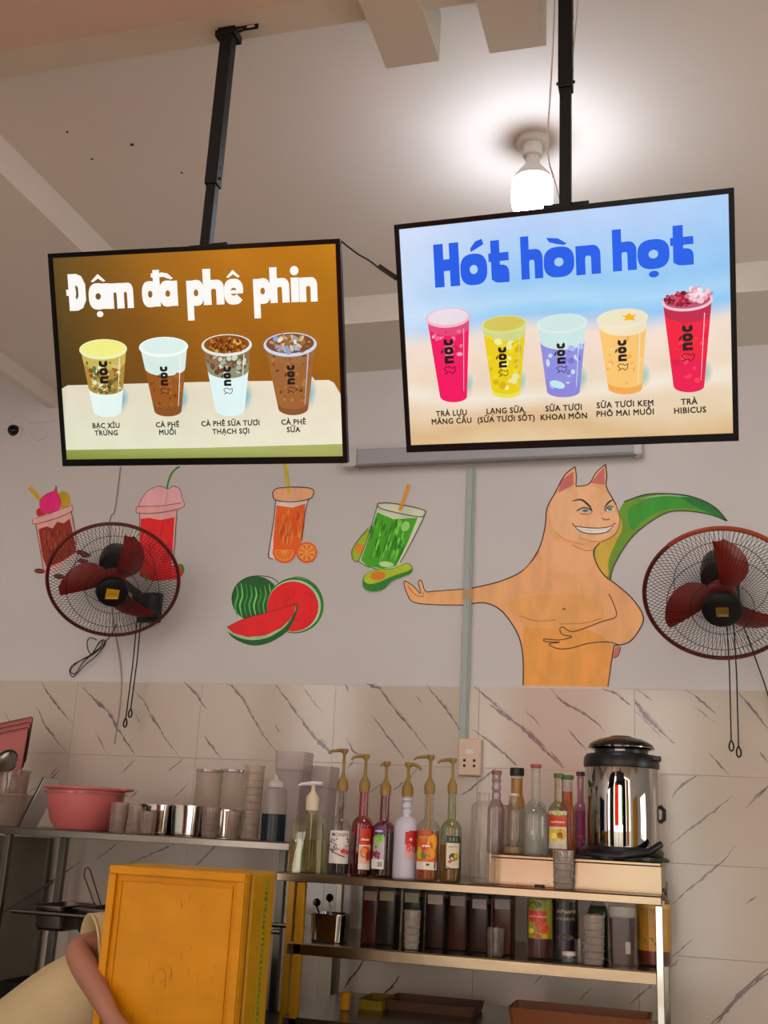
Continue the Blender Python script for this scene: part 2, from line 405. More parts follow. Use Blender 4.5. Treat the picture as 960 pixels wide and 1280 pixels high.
for pts, wd in ([(70,45),(130,125),(195,215),(240,265),(275,300)],2.3),([(200,225),(270,292)],4.6),([(165,45),(210,110),(243,150)],1.2),([(5,185),(35,240),(75,290)],1.3),([(405,42),(450,60),(500,130),(560,200),(625,285)],2.2),([(402,44),(455,60)],4.0),([(420,155),(480,235),(540,315)],1.5),([(330,240),(355,290),(395,305)],1.7),([(620,48),(665,100),(720,175),(750,225)],2.0),([(790,50),(860,110),(960,200)],2.2),([(850,120),(950,190)],3.0),([(790,210),(860,260),(950,340)],2.2),([(590,345),(560,385),(500,430)],1.4),([(870,350),(800,410),(745,450)],2.2),([(460,405),(410,440)],1.2),([(355,325),(330,355)],1.6),([(70,190),(90,222)],1.2),([(580,85),(608,120)],1.0),([(325,45),(335,70)],1.6): vein(c6, pts, wd)
for pts, wd in ([(0,145),(60,200),(120,255),(215,350)],2.6),([(40,180),(150,275)],3.2),([(165,58),(215,110),(290,150),(330,180),(370,220)],2.2),([(355,60),(410,80),(460,120)],2.4),([(475,100),(520,160),(570,215),(620,260)],2.8),([(478,110),(520,170),(560,205)],3.2),([(480,145),(575,238)],1.2),([(235,210),(300,285)],1.5),([(660,62),(715,105),(770,150)],1.6),([(845,68),(900,130),(960,205)],2.0),([(745,295),(820,375)],1.6),([(700,378),(650,410),(610,455)],2.2),([(0,290),(45,340)],1.6),([(80,140),(130,195)],1.2),([(930,290),(960,330)],1.4),([(170,290),(220,350)],1.2),([(480,60),(540,105)],1.4),([(690,125),(765,180)],.9),([(960,415),(900,465)],1.6): vein(c7, pts, wd)
for pts, wd in ([(840,255),(780,305),(710,355),(635,415)],1.7),([(850,420),(810,470),(750,520),(690,570),(638,615)],1.9),([(960,225),(885,295)],1.4),([(925,585),(885,615)],1.4),([(960,830),(900,880),(860,920),(830,960),(790,1010)],3.4),([(715,725),(640,790)],1.3),([(500,945),(590,870)],1.4),([(330,935),(375,890)],1.2),([(665,795),(635,830)],2.0),([(180,880),(215,845)],1.2): vein(c8, pts, wd, '8c8076')
for pts, wd in ([(700,710),(620,820),(530,945)],2.2),([(960,840),(900,920),(830,990)],2.2): vein(c9, pts, wd, '6e5f50')
for pts, wd in ([(0,1142),(30,1122),(66,1101),(100,1078)],3.0),([(120,1075),(150,1052)],1.5),([(25,1010),(60,980),(75,962)],3.0),([(160,1080),(230,1050)],1.5),([(245,1082),(275,1052)],2.5),([(500,1180),(540,1140)],1.6),([(880,1290),(930,1240),(980,1200)],2.2),([(20,1200),(60,1160)],1.6): vein(c0, pts, wd)
v_ob = va.build('marble_veining', vcol_mat('vein_colour', 0, .18, .1, 60), wall); v_ob['kind'] = 'stuff'

# ---------------------------------------------------------------- painted mural on the back wall
def W(ox, oy, s):
    def fn(pts): return [((lambda q: (q.x, q.z))(P(ox+p[0]/s, oy+p[1]/s, WALL))) for p in pts]
    return fn
M_mural = vcol_mat('mural_paint', 0, .6, .10, 22.0, .35)
class Mural(Art):
    def __init__(s, ox, oy, sc):
        Art.__init__(s, lambda u, v, h_: (u, WALL-h_, v), 1.5, .00006, .0006); s.cv = W(ox, oy, sc); s.k = PXM/sc
    def B(s, pts, c): s.blob(s.cv(pts), c)
    def L(s, pts, c): s.poly(s.cv(pts), c)
    def S(s, pts, wpx, c='3a2c26', closed=False, taper=False): s.stroke(s.cv(pts), wpx*s.k, c, closed=closed, taper=taper)
    def E(s, x, y, rx, ry, c, rot=0, a0=0, a1=360):
        n = 28; full = abs(a1-a0) >= 360; ca, sa = math.cos(math.radians(rot)), math.sin(math.radians(rot)); pts = []
        for i in range(n if full else n+1):
            t = math.radians(a0+(a1-a0)*i/n); u, v = rx*math.cos(t), ry*math.sin(t); pts.append((x+u*ca-v*sa, y+u*sa+v*ca))
        s.poly(s.cv(pts), c)
def brush(m, x0, x1, y0, y1, n, cols, wd=3, ln=30, slant=0):
    for i in range(n):
        x = random.uniform(x0, x1); y = random.uniform(y0, y1); l = random.uniform(.5, 1)*ln
        m.stroke(m.cv([(x, y), (x+slant*l*.5, y+l*.5), (x+slant*l, y+l)]), wd*m.k*random.uniform(.6, 1.2), random.choice(cols), k=2, taper=True)
# berry sundae glass
m = Mural(0, 570, 3)
m.L([(105,122),(118,112),(158,160),(146,170)], 'b5950f'); m.E(238, 165, 27, 32, 'b0921a'); m.E(154, 212, 18, 18, 'a81a22')
m.B([(155,208),(148,175),(172,145),(203,132),(212,113),(216,142),(230,168),(224,198),(200,216),(172,216)], 'e81a72')
m.L([(135,252),(168,440),(193,442),(286,365),(288,330),(268,205)], 'cf9a93')
m.L([(145,275),(175,264),(198,272),(215,247),(240,252),(262,235),(286,345),(284,362),(230,398),(175,418),(160,380)], '7e2410')
brush(m, 165, 270, 275, 350, 34, ['93351a', '5c1608', 'a03a20'], 10, 28)
m.B([(124,236),(130,256),(200,238),(270,208),(270,186),(200,212)], 'cf9c98')
m.S([(124,236),(130,256),(200,238),(270,208),(270,184)], 2.5); m.S([(130,236),(200,212),(268,186)], 2); m.S([(135,256),(150,340),(166,438)], 3); m.S([(268,206),(280,270),(288,330)], 3)
m.S([(148,172),(172,145),(203,132),(212,112),(217,142),(230,168)], 2)
for x, y in ((150, 432), (222, 452), (305, 362), (322, 372), (312, 395)): m.E(x, y, 20, 9, '5c1a14', 5); m.S([(x-15, y), (x+15, y-2)], 2, '98554a')
m.build('painted_berry_sundae', M_mural, wall)
# strawberry shake
m = Mural(0, 570, 3)
m.S([(626,124),(632,96),(644,66),(660,48),(674,40)], 9, '2e7d28')
m.L([(522,212),(525,450),(650,450),(663,205)], 'cfa09c')
m.L([(528,236),(560,232),(600,240),(655,230),(648,340),(642,452),(560,466),(525,450)], 'd8121c')
brush(m, 535, 640, 245, 400, 26, ['c00d16', 'e8262c', 'b80a14'], 8, 45)
m.B([(520,192),(528,168),(555,132),(598,113),(630,122),(652,113),(676,127),(684,160),(685,182),(600,192)], 'd9a1a8')
m.B([(513,198),(518,215),(600,214),(687,194),(684,178),(600,190),(522,190)], 'd39a9a')
m.S([(520,192),(528,168),(555,132),(598,113),(630,124),(652,113),(676,127),(684,160),(687,192),(600,213),(520,215),(512,200),(522,190),(600,188),(682,176)], 2.5)
m.S([(524,215),(526,330),(526,450)], 2.5); m.S([(664,205),(656,330),(650,408)], 2.5); m.S([(630,124),(626,160),(622,180)], 1.5, '8f6a6a')
m.B([(560,440),(600,425),(650,425),(680,440),(670,458),(600,468),(562,466)], 'c9121a'); m.E(664, 432, 26, 26, 'cf1a1e'); m.B([(670,405),(688,410),(692,432),(684,440),(680,420)], '2f7a2c')
m.S([(540,430),(545,455),(552,470)], 6, '3c7a34')
m.build('painted_strawberry_shake', M_mural, wall)
# orange juice
m = Mural(270, 580, 2.743)
m.B([(197,95),(212,84),(265,82),(325,84),(335,100),(322,120),(265,130),(205,122)], 'd6a077')
m.L([(205,125),(195,200),(182,318),(196,328),(290,275),(318,125)], 'd3c3bc')
m.L([(208,142),(262,150),(306,136),(303,210),(292,272),(270,318),(220,332),(195,310),(198,240)], 'd9580f')
brush(m, 210, 292, 150, 250, 40, ['c2430a', 'e87722', 'cf4d0a', 'ef8a30'], 6, 45, -.1)
m.L([(230,-12),(242,-12),(257,98),(247,104)], 'b9ab20')
for x, y, r, a0, a1 in ((235, 300, 40, -8, 188), (312, 304, 36, 0, 360)):
    m.E(x, y, r, r, 'd4560c', 0, a0, a1); m.E(x, y, r*.82, r*.82, 'ee9440', 0, a0, a1)
    for k in range(8):
        a = math.radians(a0+(a1-a0)*(k+.5)/8); b = .28 if a1 < 300 else .32
        m.L([(x+4*math.cos(a), y+4*math.sin(a)), (x+r*.74*math.cos(a-b*.6), y+r*.74*math.sin(a-b*.6)), (x+r*.74*math.cos(a+b*.6), y+r*.74*math.sin(a+b*.6))], 'db5c12')
m.S([(197,95),(212,84),(265,80),(325,84),(336,100),(322,120),(265,130),(205,124),(196,104),(197,95)], 3)
m.S([(206,125),(198,200),(182,300),(182,320),(196,326)], 3); m.S([(318,122),(308,160),(300,220),(296,262)], 3)
m.build('painted_orange_juice', M_mural, wall)
# watermelon
m = Mural(270, 580, 2.743)
m.E(135, 462, 82, 78, '14561f')
for k in range(9):
    x = 70+k*16; m.S([(x, 415-8*math.sin(k)), (x+5, 450), (x-4, 485), (x+4, 525)], 7, ['45a548', '6cbf5a', '2f8a38'][k % 3], taper=True)
m.S([(56,470),(64,425),(95,395),(135,384),(185,388),(214,406)], 3, '1a2a1a')
m.E(272, 485, 98, 96, '1d7a2c'); m.E(268, 487, 92, 90, '9fc49a'); m.E(264, 489, 88, 86, 'd80f18')
m.S([(230,400),(290,388),(345,420),(368,475)], 2.5, '1d5a24')
m.B([(37,562),(60,597),(120,622),(180,614),(240,578),(270,530),(278,478),(200,540),(100,572)], '12541d')
m.B([(40,560),(58,586),(110,603),(170,598),(225,568),(258,530),(277,482),(200,540)], '8fb887')
m.L([(38,560),(80,538),(160,512),(277,478),(268,515),(252,536),(225,562),(170,588),(110,594),(60,580)], 'dd1018')
m.S([(37,560),(100,530),(180,508),(277,478)], 2.5, '5a1a18'); m.S([(277,480),(272,520),(240,576)], 3, '0f3a14')
for k in range(26):
    x = random.uniform(200, 330); y = random.uniform(425, 550); m.E(x, y, 1.6, 3, '9d0a12', 20)
m.build('painted_watermelon', M_mural, wall)
# avocado smoothie
m = Mural(270, 580, 2.743)
m.B([(522,222),(488,262),(467,298),(472,330),(490,332),(515,290),(528,250)], '8fae1c'); m.E(492, 290, 13, 18, 'cf7a1c', 20)
m.L([(555,138),(530,225),(490,335),(530,362),(622,372),(660,290),(715,178),(712,160),(620,136)], 'bfc9ae')
m.L([(553,166),(610,190),(692,184),(658,268),(618,350),(575,358),(520,352),(497,330),(530,235)], '3f9c14')
brush(m, 535, 655, 185, 310, 70, ['2c7f10', '57b82a', '6fce3e', '237010'], 7, 42, -.25)
m.E(650, 215, 14, 18, '8cd06a', 30); m.E(585, 345, 25, 10, 'a7d48a', 5)
m.S([(556,136),(590,134),(660,145),(716,160),(718,172),(700,182),(640,172),(580,158),(556,146),(556,136)], 2.6)
m.S([(555,140),(530,225),(508,290),(490,334)], 2.4); m.S([(490,334),(520,352),(555,362)], 2.4); m.S([(716,178),(670,270),(632,340)], 2.6)
m.L([(656,70),(669,74),(637,162),(626,160)], 'c98a18')
m.S([(522,222),(488,262),(467,298),(472,330),(490,334)], 2.4)
m.B([(504,402),(515,378),(560,360),(602,360),(650,342),(672,350),(672,372),(640,388),(604,402),(575,430),(532,438),(508,425)], '1f7a20')
m.B([(508,398),(520,376),(560,362),(602,362),(650,344),(670,352),(664,366),(610,384),(560,406),(525,412)], '9fb31e'); m.E(556, 385, 26, 14, 'cf7418', -8)
m.build('painted_avocado_smoothie', M_mural, wall)
# cat-eared figure presenting the drinks
m = Mural(480, 570, 2)
m.B([(525,235),(545,190),(585,140),(605,113),(660,97),(740,98),(790,110),(830,132),(858,162),(820,147),(770,138),(720,138),(680,155),(630,192),(595,238),(572,280),(565,312),(540,300)], '5f8a1c')
m.B([(610,135),(650,112),(700,100),(760,104),(810,124),(850,156),(800,140),(760,130),(700,135),(650,160),(620,185)], '2f8a22')
m.B([(740,100),(790,111),(830,133),(857,161),(815,142),(770,122)], '1a6a2c')
m.B([(528,240),(550,195),(585,150),(596,180),(580,215),(562,260),(560,300),(540,290)], 'b89a34')
SK = 'cf9568'
body = [(50,315),(58,345),(75,366),(130,372),(200,373),(250,367),(290,384),(320,420),(340,460),(348,510),(347,560),(347,575),(347,576),(400,576),(500,578),(560,578),(561,576),(563,560),(568,520),(575,474),(612,466),(640,432),(648,400),(622,358),(582,322),(552,300),(532,270),(524,238),(542,216),(578,196),(592,162),(580,122),(570,104),(556,76),(554,22),(530,42),(512,70),(480,74),(478,28),(452,48),(428,92),(408,130),(402,182),(386,235),(350,284),(300,310),(250,324),(210,332),(128,338),(104,338),(94,312),(86,316),(92,344),(72,324),(54,313)]
m.L(smooth_pts(body, True, 3), 'd29c68')
m.L([(346,448),(350,425),(420,428),(500,430),(545,450),(570,474),(567,520),(560,576),(347,573),(348,510)], 'cf9044')
m.B([(310,370),(360,352),(450,345),(520,355),(550,390),(530,425),(450,432),(370,430),(345,420)], 'd19858')
m.B([(420,110),(450,85),(520,78),(560,95),(575,120),(586,160),(572,192),(535,212),(480,215),(430,190),(414,150)], 'dba678')
m.B([(405,190),(440,215),(500,222),(522,240),(525,270),(500,290),(430,290),(392,240)], 'dba070')
m.L([(474,38),(474,72),(436,92),(442,62)], 'b8605a'); m.L([(551,28),(552,72),(516,68),(534,46)], 'b8605a')
OL = '33261f'
m.S([(210,332),(250,324),(300,310),(350,284),(386,235),(402,182),(408,130),(428,92),(452,48),(478,27)], 3, OL); m.S([(478,27),(481,50),(480,74)], 2.4, OL)
m.S([(480,76),(512,70),(530,42),(554,21)], 2.4, OL); m.S([(554,21),(557,50),(556,77),(570,104),(580,122)], 2.8, OL); m.S([(580,122),(590,160),(578,196),(542,216)], 2, '6b4630')
m.S([(540,217),(524,238),(532,270),(552,300),(582,322),(622,358),(648,400),(640,432),(612,466),(575,474)], 2.8, OL)
m.S([(575,474),(568,520),(560,577)], 2.4, OL); m.S([(200,373),(250,367),(290,384),(320,420),(340,460),(348,510),(348,573)], 3, OL)
m.S([(210,332),(128,338),(104,338),(94,312),(86,316),(92,344),(72,324),(54,313),(50,318),(58,345),(75,366),(130,372),(200,373)], 2.2, OL)
m.S([(60,326),(80,348),(100,352)], 1.5, '7d4a2c'); m.S([(100,340),(96,352)], 1.5, '7d4a2c')
m.S([(562,345),(575,372),(580,402),(545,414),(480,438),(460,436),(448,428),(440,432),(446,446),(470,452),(440,460),(402,458),(404,464),(440,466),(412,470),(436,482),(470,480),(510,469),(560,465),(592,474)], 2.2, '4a2f20')
m.B([(578,480),(590,478),(584,498),(572,505)], 'b8605a'); m.S([(575,505),(586,498),(592,478)], 1.8, OL)
m.S([(340,400),(380,412),(430,410)], 1.6, 'a5673a'); m.S([(440,420),(500,418),(545,405)], 1.6, 'a5673a'); m.E(450, 383, 5, 3, '9a5d3c')
m.S([(350,285),(372,262),(388,238)], 2, 'b4683a'); m.S([(470,222),(500,236),(520,236)], 2, 'b56a44'); m.S([(430,190),(455,210),(500,222)], 1.5, 'c08050')
m.S([(470,113),(494,110),(514,126),(519,136)], 5, '2a211f', taper=True); m.S([(550,132),(562,116),(573,110)], 4.5, '2a211f', taper=True)
m.B([(484,138),(496,132),(514,134),(519,139),(500,142)], 'b9a894'); m.E(503, 137, 7, 3.5, '3f6a72'); m.S([(482,138),(497,130),(512,132),(521,139)], 3, '2a211f'); m.S([(490,144),(508,146),(520,142)], 1.5, '5b3b2c')
m.B([(553,136),(562,128),(572,128),(575,136),(562,139)], 'c9c4bd'); m.E(565, 133, 6, 4, '3f6a72'); m.S([(552,138),(562,127),(574,128)], 3, '2a211f')
m.S([(545,155),(553,160),(565,158)], 2.4, '7d4430'); m.S([(540,140),(546,150)], 1.2, 'b07850')
m.B([(474,172),(492,178),(530,182),(562,178),(576,170),(570,184),(545,193),(505,193),(484,184)], 'ded8cf')
m.S([(472,168),(480,176),(530,181),(565,177),(579,168)], 2.4, '5b2e22'); m.S([(476,174),(490,188),(520,195),(555,191),(574,176)], 2.2, '5b2e22'); m.S([(482,182),(520,187),(566,183)], 1, '8f7468')
m.S([(486,204),(520,214),(545,212)], 1.3, 'b07045')
m.S([(600,115),(660,96),(740,97),(790,109),(830,131),(858,163)], 2.8, '24331e'); m.S([(858,163),(820,148),(770,139),(720,139),(680,156),(630,193),(595,238),(572,282),(566,312)], 2.4, '24331e')
m.S([(640,108),(700,99),(760,103)], 4, '7fae7e', taper=True)
m.build('painted_cat_eared_figure', M_mural, wall)

# ================================================================ MENU SCREENS
M_scr = vcol_mat('lit_screen', 1.0, .3, .03, 14.0)
M_scr.node_tree.nodes['Principled BSDF'].inputs['Specular IOR Level'].default_value = .12
M_bez = mat('glossy_black_bezel', '070607', .3, spec=.15)
class Screen:
    def __init__(s, q, wd, label, name='menu_screen'):
        cx, cy, cz, yaw, tilt, roll, hg = q; s.w, s.h = wd, hg
        X = Vector((math.cos(yaw), math.sin(yaw), 0)); N = Vector((math.sin(yaw), -math.cos(yaw), 0))
        U = Vector((0, 0, 1))*math.cos(tilt)+N*math.sin(tilt)
        s.X = X*math.cos(roll)+U*math.sin(roll); s.U = -X*math.sin(roll)+U*math.cos(roll); s.N = s.X.cross(s.U); s.c = Vector((cx, cy, cz))
        s.root = thing(name, label, 'screen', group='ceiling hung menu screens')
        s.root.matrix_world = Matrix(((s.X[0], s.U[0], s.N[0], cx), (s.X[1], s.U[1], s.N[1], cy), (s.X[2], s.U[2], s.N[2], cz), (0, 0, 0, 1)))
        b = .011; W_, H_ = wd/2, hg/2
        m = MB()
        for x0, x1, y0, y1 in ((-W_, W_, H_-b, H_), (-W_, W_, -H_, -H_+b*1.5), (-W_, -W_+b, -H_+b*1.5, H_-b), (W_-b, W_, -H_+b*1.5, H_-b)): m.box(x0, x1, y0, y1, -.022, .0)
        m.build('bezel', M_bez, s.root, bevel=.0012)
        m = MB(); m.box(-W_+.004, W_-.004, -H_+.004, H_-.004, -.03, -.0225); m.box(-W_*.7, W_*.7, -H_*.75, H_*.55, -.062, -.03)
        m.build('back_housing', M_dark, s.root, bevel=.002)
        MB().box(-W_+b, W_-b, -H_+b*1.5, H_-b, -.012, -.005).build('glass_panel', M_bez, s.root)
        s.art = Art(lambda u, v, h_: (u, v, -.005+h_), 1.0, .000025, .0003)
        s.x0, s.x1, s.y0, s.y1 = -W_+b, W_-b, -H_+b*1.5, H_-b
    def uv(s, px, py):
        d = Vector(_ray(px, py)); o = Vector((0, 0, EYE)); t = (s.c-o).dot(s.N)/d.dot(s.N); p = o+d*t-s.c
        return (p.dot(s.X), p.dot(s.U))
    def conv(s, ox, oy, sc): return lambda pts: [s.uv(ox+p[0]/sc, oy+p[1]/sc) for p in pts]
def mix(a, b, t):
    t = min(1, max(0, t)); return tuple(a[i]+(b[i]-a[i])*t for i in range(3))
def cup_art(a, cv, xt0, xt1, yt, xb0, xb1, yb, ry, bodycols, rim, top, texture=None, logo_c='15100f', lx=None, ly=None, lh=None):
    """printed drink cup: rim ellipse centre height yt (radius ry), base at yb; bodycols = [(fraction from top, colour)...] bands"""
    k = (cv([(xt1, yt)])[0][0]-cv([(xt0, yt)])[0][0])/(xt1-xt0)
    cxt, cxb = (xt0+xt1)/2, (xb0+xb1)/2; rt, rb = (xt1-xt0)/2*.95, (xb1-xb0)/2
    def row(f): return (cxt+(cxb-cxt)*f, rt+(rb-rt)*f, yt+(yb-yt)*f, ry*(1-.35*f))
    # cast glow on the printed table beside the cup
    if len(bodycols[-1]) > 2:
        c0, c1 = lin(bodycols[-1][2][0]), lin(bodycols[-1][2][1])
        for j in range(7):
            q = cv([(cxb+rb*(.75+.03*j), yb-ry*1.3)])[0]; pts = [(q[0]+rb*(.86-.09*j)*k*math.cos(t), q[1]+ry*(1.7-.19*j)*k*math.sin(t)+.25*rb*(.86-.09*j)*k*math.cos(t)) for t in [2*math.pi*i/24 for i in range(24)]]
            cc = mix(c0, c1, j/6); a.poly(pts, None, [cc]*24)
    fs = [b[0] for b in bodycols]+[1.0]
    for i in range(len(bodycols)):
        f0, f1 = fs[i], fs[i+1]; A, B = row(f0), row(f1); pts = []
        n = 12
        for t in range(n+1):
            an = math.pi*t/n; pts.append((A[0]-A[1]*math.cos(an), A[2]+(A[3]*math.sin(an)*(0 if i == 0 else 1))))
        for t in range(n+1):
            an = math.pi*t/n; pts.append((B[0]+B[1]*math.cos(an), B[2]+B[3]*math.sin(an)))
        a.poly(cv(pts), bodycols[i][1])
    if texture: texture(a, cv, row, k)
    # side sheen
    A, B = row(.12), row(.93)
    a.poly(cv([(A[0]+A[1]*.72, A[2]+4), (A[0]+A[1]*.76, A[2]+3), (B[0]+B[1]*.78, B[2]), (B[0]+B[1]*.75, B[2]+1)]), bodycols[min(1, len(bodycols)-1)][3] if len(bodycols[min(1, len(bodycols)-1)]) > 3 else rim)
    q = cv([(cxt, yt)])[0]
    a.ell(q[0], q[1], (xt1-xt0)/2*k, ry*1.05*k, rim); a.ell(q[0], q[1]+.1*ry*k, (xt1-xt0)/2*k*.9, ry*.86*k, top)
    if lx is None:
        r_ = row(.5); lx, ly, lh = r_[0], r_[2]+(yb-yt)*.22, (yb-yt)*.52
    p = cv([(lx, ly)])[0]; logo(a, p[0], p[1], lh*k, logo_c)
def specks(cols, f0, f1, n, sz, seed=1):
    def fn(a, cv, row, k):
        rg = random.Random(seed)
        for i in range(n):
            f = rg.uniform(f0, f1); r_ = row(f); x = r_[0]+rg.uniform(-.85, .85)*r_[1]; q = cv([(x, r_[2]+r_[3]*.7*rg.random())])[0]; z = sz*k*rg.uniform(.5, 1.3)
            a.ell(q[0], q[1], z, z*rg.uniform(.5, 1.1), rg.choice(cols), rg.uniform(0, 180), n=7)
    return fn
def top_specks(a, cv, x, y, rx, ry, cols, n, sz, seed=3):
    rg = random.Random(seed); k = (cv([(x+10, y)])[0][0]-cv([(x, y)])[0][0])/10
    for i in range(n):
        t = rg.uniform(0, 6.28); r_ = math.sqrt(rg.random()); q = cv([(x+rx*r_*math.cos(t), y+ry*r_*math.sin(t))])[0]
        a.ell(q[0], q[1], sz*k*rg.uniform(.5, 1.3), sz*k*rg.uniform(.4, 1), rg.choice(cols), rg.uniform(0, 180), n=6)
def title(scr, cv, spec, xh_px, c, asc=1.0):
    """spec: (glyph names, left x, right x, baseline y) in crop pixels"""
    for names, xa, xb, yb in spec:
        p, q = cv([(xa, yb)])[0], cv([(xb, yb)])[0]; k = (q[0]-p[0])/(xb-xa)
        yy = (p[1]+q[1])/2
        put_glyph(scr.art, names, p[0], q[0], yy, xh_px*k, c)
# left screen: coffee menu
LS = Screen((-1.1081, 2.1327, 2.5958, .0844, .43, -.0041, .5123), .72, 'black framed menu screen showing four coffees under white lettering on brown')
a = LS.art
c_tl, c_tr, c_bl, c_br = lin('6e5a28'), lin('c47a08'), lin('3c2c10'), lin('7a4606')
def bgl(u, v):
    v = 1-v if False else v
    top = mix(lin('5f4a1c'), lin('b87208'), min(1, u*1.7)); top = mix(top, lin('c98a1c'), max(0, u-.75)*1.5)
    bot = mix(lin('33260f'), lin('7f4a06'), min(1, u*1.5))
    t = v**1.2; q = mix(bot, top, t)
    return tuple(x*(1+.05*math.sin(u*17+v*9)) for x in q)
a.grid(LS.x0, LS.x1, LS.y0, LS.y1, 24, 18, bgl)
cv = LS.conv(50, 290, 2.4)
def clipx(p): return (min(max(p[0], LS.x0), LS.x1), min(max(p[1], LS.y0), LS.y1))
tp = [clipx(p) for p in cv([(40,500),(62,470),(80,460),(480,450),(865,444),(880,452),(906,488),(925,660),(50,660)])]
a.poly(tp, 'e8dcc0', [lin(c) for c in ('cfc9ae','ddd6bc','e2d8c0','eadcc8','efe0c8','eee0ca','e8dcc4','eee6cc','dfe2c6')])
fr = [clipx(p) for p in cv([(40,655),(480,648),(930,636),(930,720),(40,720)])]
a.poly(fr, 'a9b468', [lin(c) for c in ('8f9c48','a9b468','a9ae66','a3a25c','7f8a34')])
lo = [clipx(p) for p in cv([(62,475),(50,500),(46,660),(72,650),(70,500)])]
title(LS, cv, [(['D'],80,138,236),(['a','circ','dot'],146,208,231),(['m'],202,280,229),(['d'],306,362,224),(['bar'],322,366,222),(['a','grave'],358,413,222),(['p'],440,492,220),(['h'],490,552,218),(['e','circ'],552,610,216),(['p'],640,692,214),(['h'],690,748,212),(['i'],752,778,210),(['n'],778,832,209)], 70, 'fbf8f4')
sh = ('e2d9c4', '8fbcc0')
cup_art(a, cv, 116, 260, 352, 158, 242, 538, 27, [(0, 'c9b45a'), (.2, 'b08a3c'), (.62, 'e4f6f0', sh, 'e8f4d0')], 'eef0b8', 'f2ee86', specks(['a0671e','6d5a20','d8c27a','8a4a1c','dfe6c0','5f7a3c'], .2, .66, 70, 6))
cup_art(a, cv, 296, 444, 345, 342, 424, 536, 27, [(0, 'd9ece2'), (.33, '97561c'), (.85, '8a4f20', sh)], 'f4faf4', 'dbeee8', specks(['a7621a','7c4012','b26e26'], .42, .9, 30, 6, 4), lx=375, ly=488, lh=84)
cup_art(a, cv, 484, 636, 340, 526, 614, 533, 30, [(0, '8f6a4c'), (.22, '8c8c70'), (.38, 'dff4f4', sh, 'f0fafa')], 'e4e8de', '8a4e14', specks(['6d4424','a8b49a','5f5a40','c8d4c0'], .15, .4, 46, 7, 6), lx=565, ly=488, lh=84)
top_specks(a, cv, 560, 340, 58, 22, ['b3701a','5c2a08','8f4a0c','d9a04a','6f3208'], 110, 6)
cup_art(a, cv, 672, 832, 338, 716, 806, 528, 33, [(0, '9a6a3c'), (.14, '9c6230'), (.9, '86502c', sh)], 'cdd4e6', '7a4a24', specks(['a86c34','8c5526','b37b40','6a3a14'], .1, .85, 50, 5, 8), lx=757, ly=484, lh=86)
top_specks(a, cv, 752, 336, 60, 24, ['b8936a','d8c0a0','8fa0c8','7a4a24','e6dcd0','a06c3c'], 70, 9, 5)
TX = '24201a'
for px, py, tx in ((202, 581, 'BẠC XỈU'), (203, 603, 'TRỨNG'), (386, 578, 'CÀ PHÊ'), (386, 601, 'MUỐI'), (574, 574, 'CÀ PHÊ SỮA TƯƠI'), (576, 598, 'THẠCH SỢI'), (763, 570, 'CÀ PHÊ'), (763, 593, 'SỮA')):
    q = cv([(px, py)])[0]; a.text(tx, q[0], q[1], .0172, TX, .00001, sx=.97, bold=.00045)
# ribbons of room light caught in the picture of the menu background
a.build('screen_picture', M_scr, LS.root)
# right screen: fruit drinks menu
RS = Screen((-.2502, 2.1182, 2.5912, -.0766, .4168, -.0372, .5076), .72, 'black framed menu screen showing five bright cold drinks under blue lettering')
a = RS.art
def bgr(u, v):
    v = v+.02*math.sin(u*9+1)
    sky = mix(lin('7ec4f2'), lin('bcd3f6'), max(0, (v-.55)/.45)); sky = mix(sky, lin('cfeaf8'), max(0, 1-abs(v-.62)/.08)*.5)
    sky = mix(sky, lin('dfe6f8'), max(0, .35-u)*1.6)
    sky = mix(sky, lin('86bdf0'), max(0, u-.55)*.7)
    sand = mix(lin('e2c8a0'), lin('f2ded0'), v/.5); sand = mix(sand, lin('d3a468'), max(0, 1-abs(v-.04-.05*math.sin(u*5))/.10)*.6)
    sand = mix(sand, lin('f4efe2'), max(0, 1-abs(v-.22-.04*math.sin(u*7+2))/.06)*.7)
    t = (v-.48)/.08
    return mix(sand, sky, t)
a.grid(RS.x0, RS.x1, RS.y0, RS.y1, 36, 30, bgr)
cv = RS.conv(480, 220, 2.1333)
BL = '0a5ce6'
title(RS, cv, [(['H'],135,202,295),(['o','acute'],204,276,289),(['t'],280,334,284),(['h'],366,424,274),(['o','grave'],426,508,268),(['n'],512,578,262),(['h'],610,674,252),(['o','dot'],676,762,246),(['t'],764,826,238)], 77, BL)
sh2 = ('ecdcc6', 'a9c6bc')
cup_art(a, cv, 110, 229, 378, 148, 220, 588, 24, [(0, 'e04a78'), (.12, 'ee1560'), (.5, 'f20a5e', sh2, 'f0407c')], 'f2b8c8', 'e8dce4', specks(['f46a92','f9a0b4','e0104c'], .14, .45, 22, 7, 11), lx=175, ly=530, lh=96)
cup_art(a, cv, 258, 381, 396, 288, 362, 578, 22, [(0, 'cfd68a'), (.13, 'e8cc12'), (.94, 'e6e04a', sh2, 'f2e46a')], 'd8dc88', 'd3c45a', specks(['f4ee9a','f0d820','e6e6a0','d8b008'], .12, .92, 34, 9, 13), lx=318, ly=536, lh=82)
cup_art(a, cv, 406, 542, 394, 434, 522, 574, 25, [(0, 'c8e4e2'), (.26, '8e8ede'), (.8, '8a86d8', sh2, 'a9a6ea')], 'd6eaea', 'cfe6e2', specks(['b0b8ec','7a72cc','c6dcee'], .3, .95, 18, 9, 17), lx=474, ly=526, lh=84)
q = cv([(462, 556)])[0]; a.ell(q[0], q[1], .017, .008, 'bfe6f2', -20)
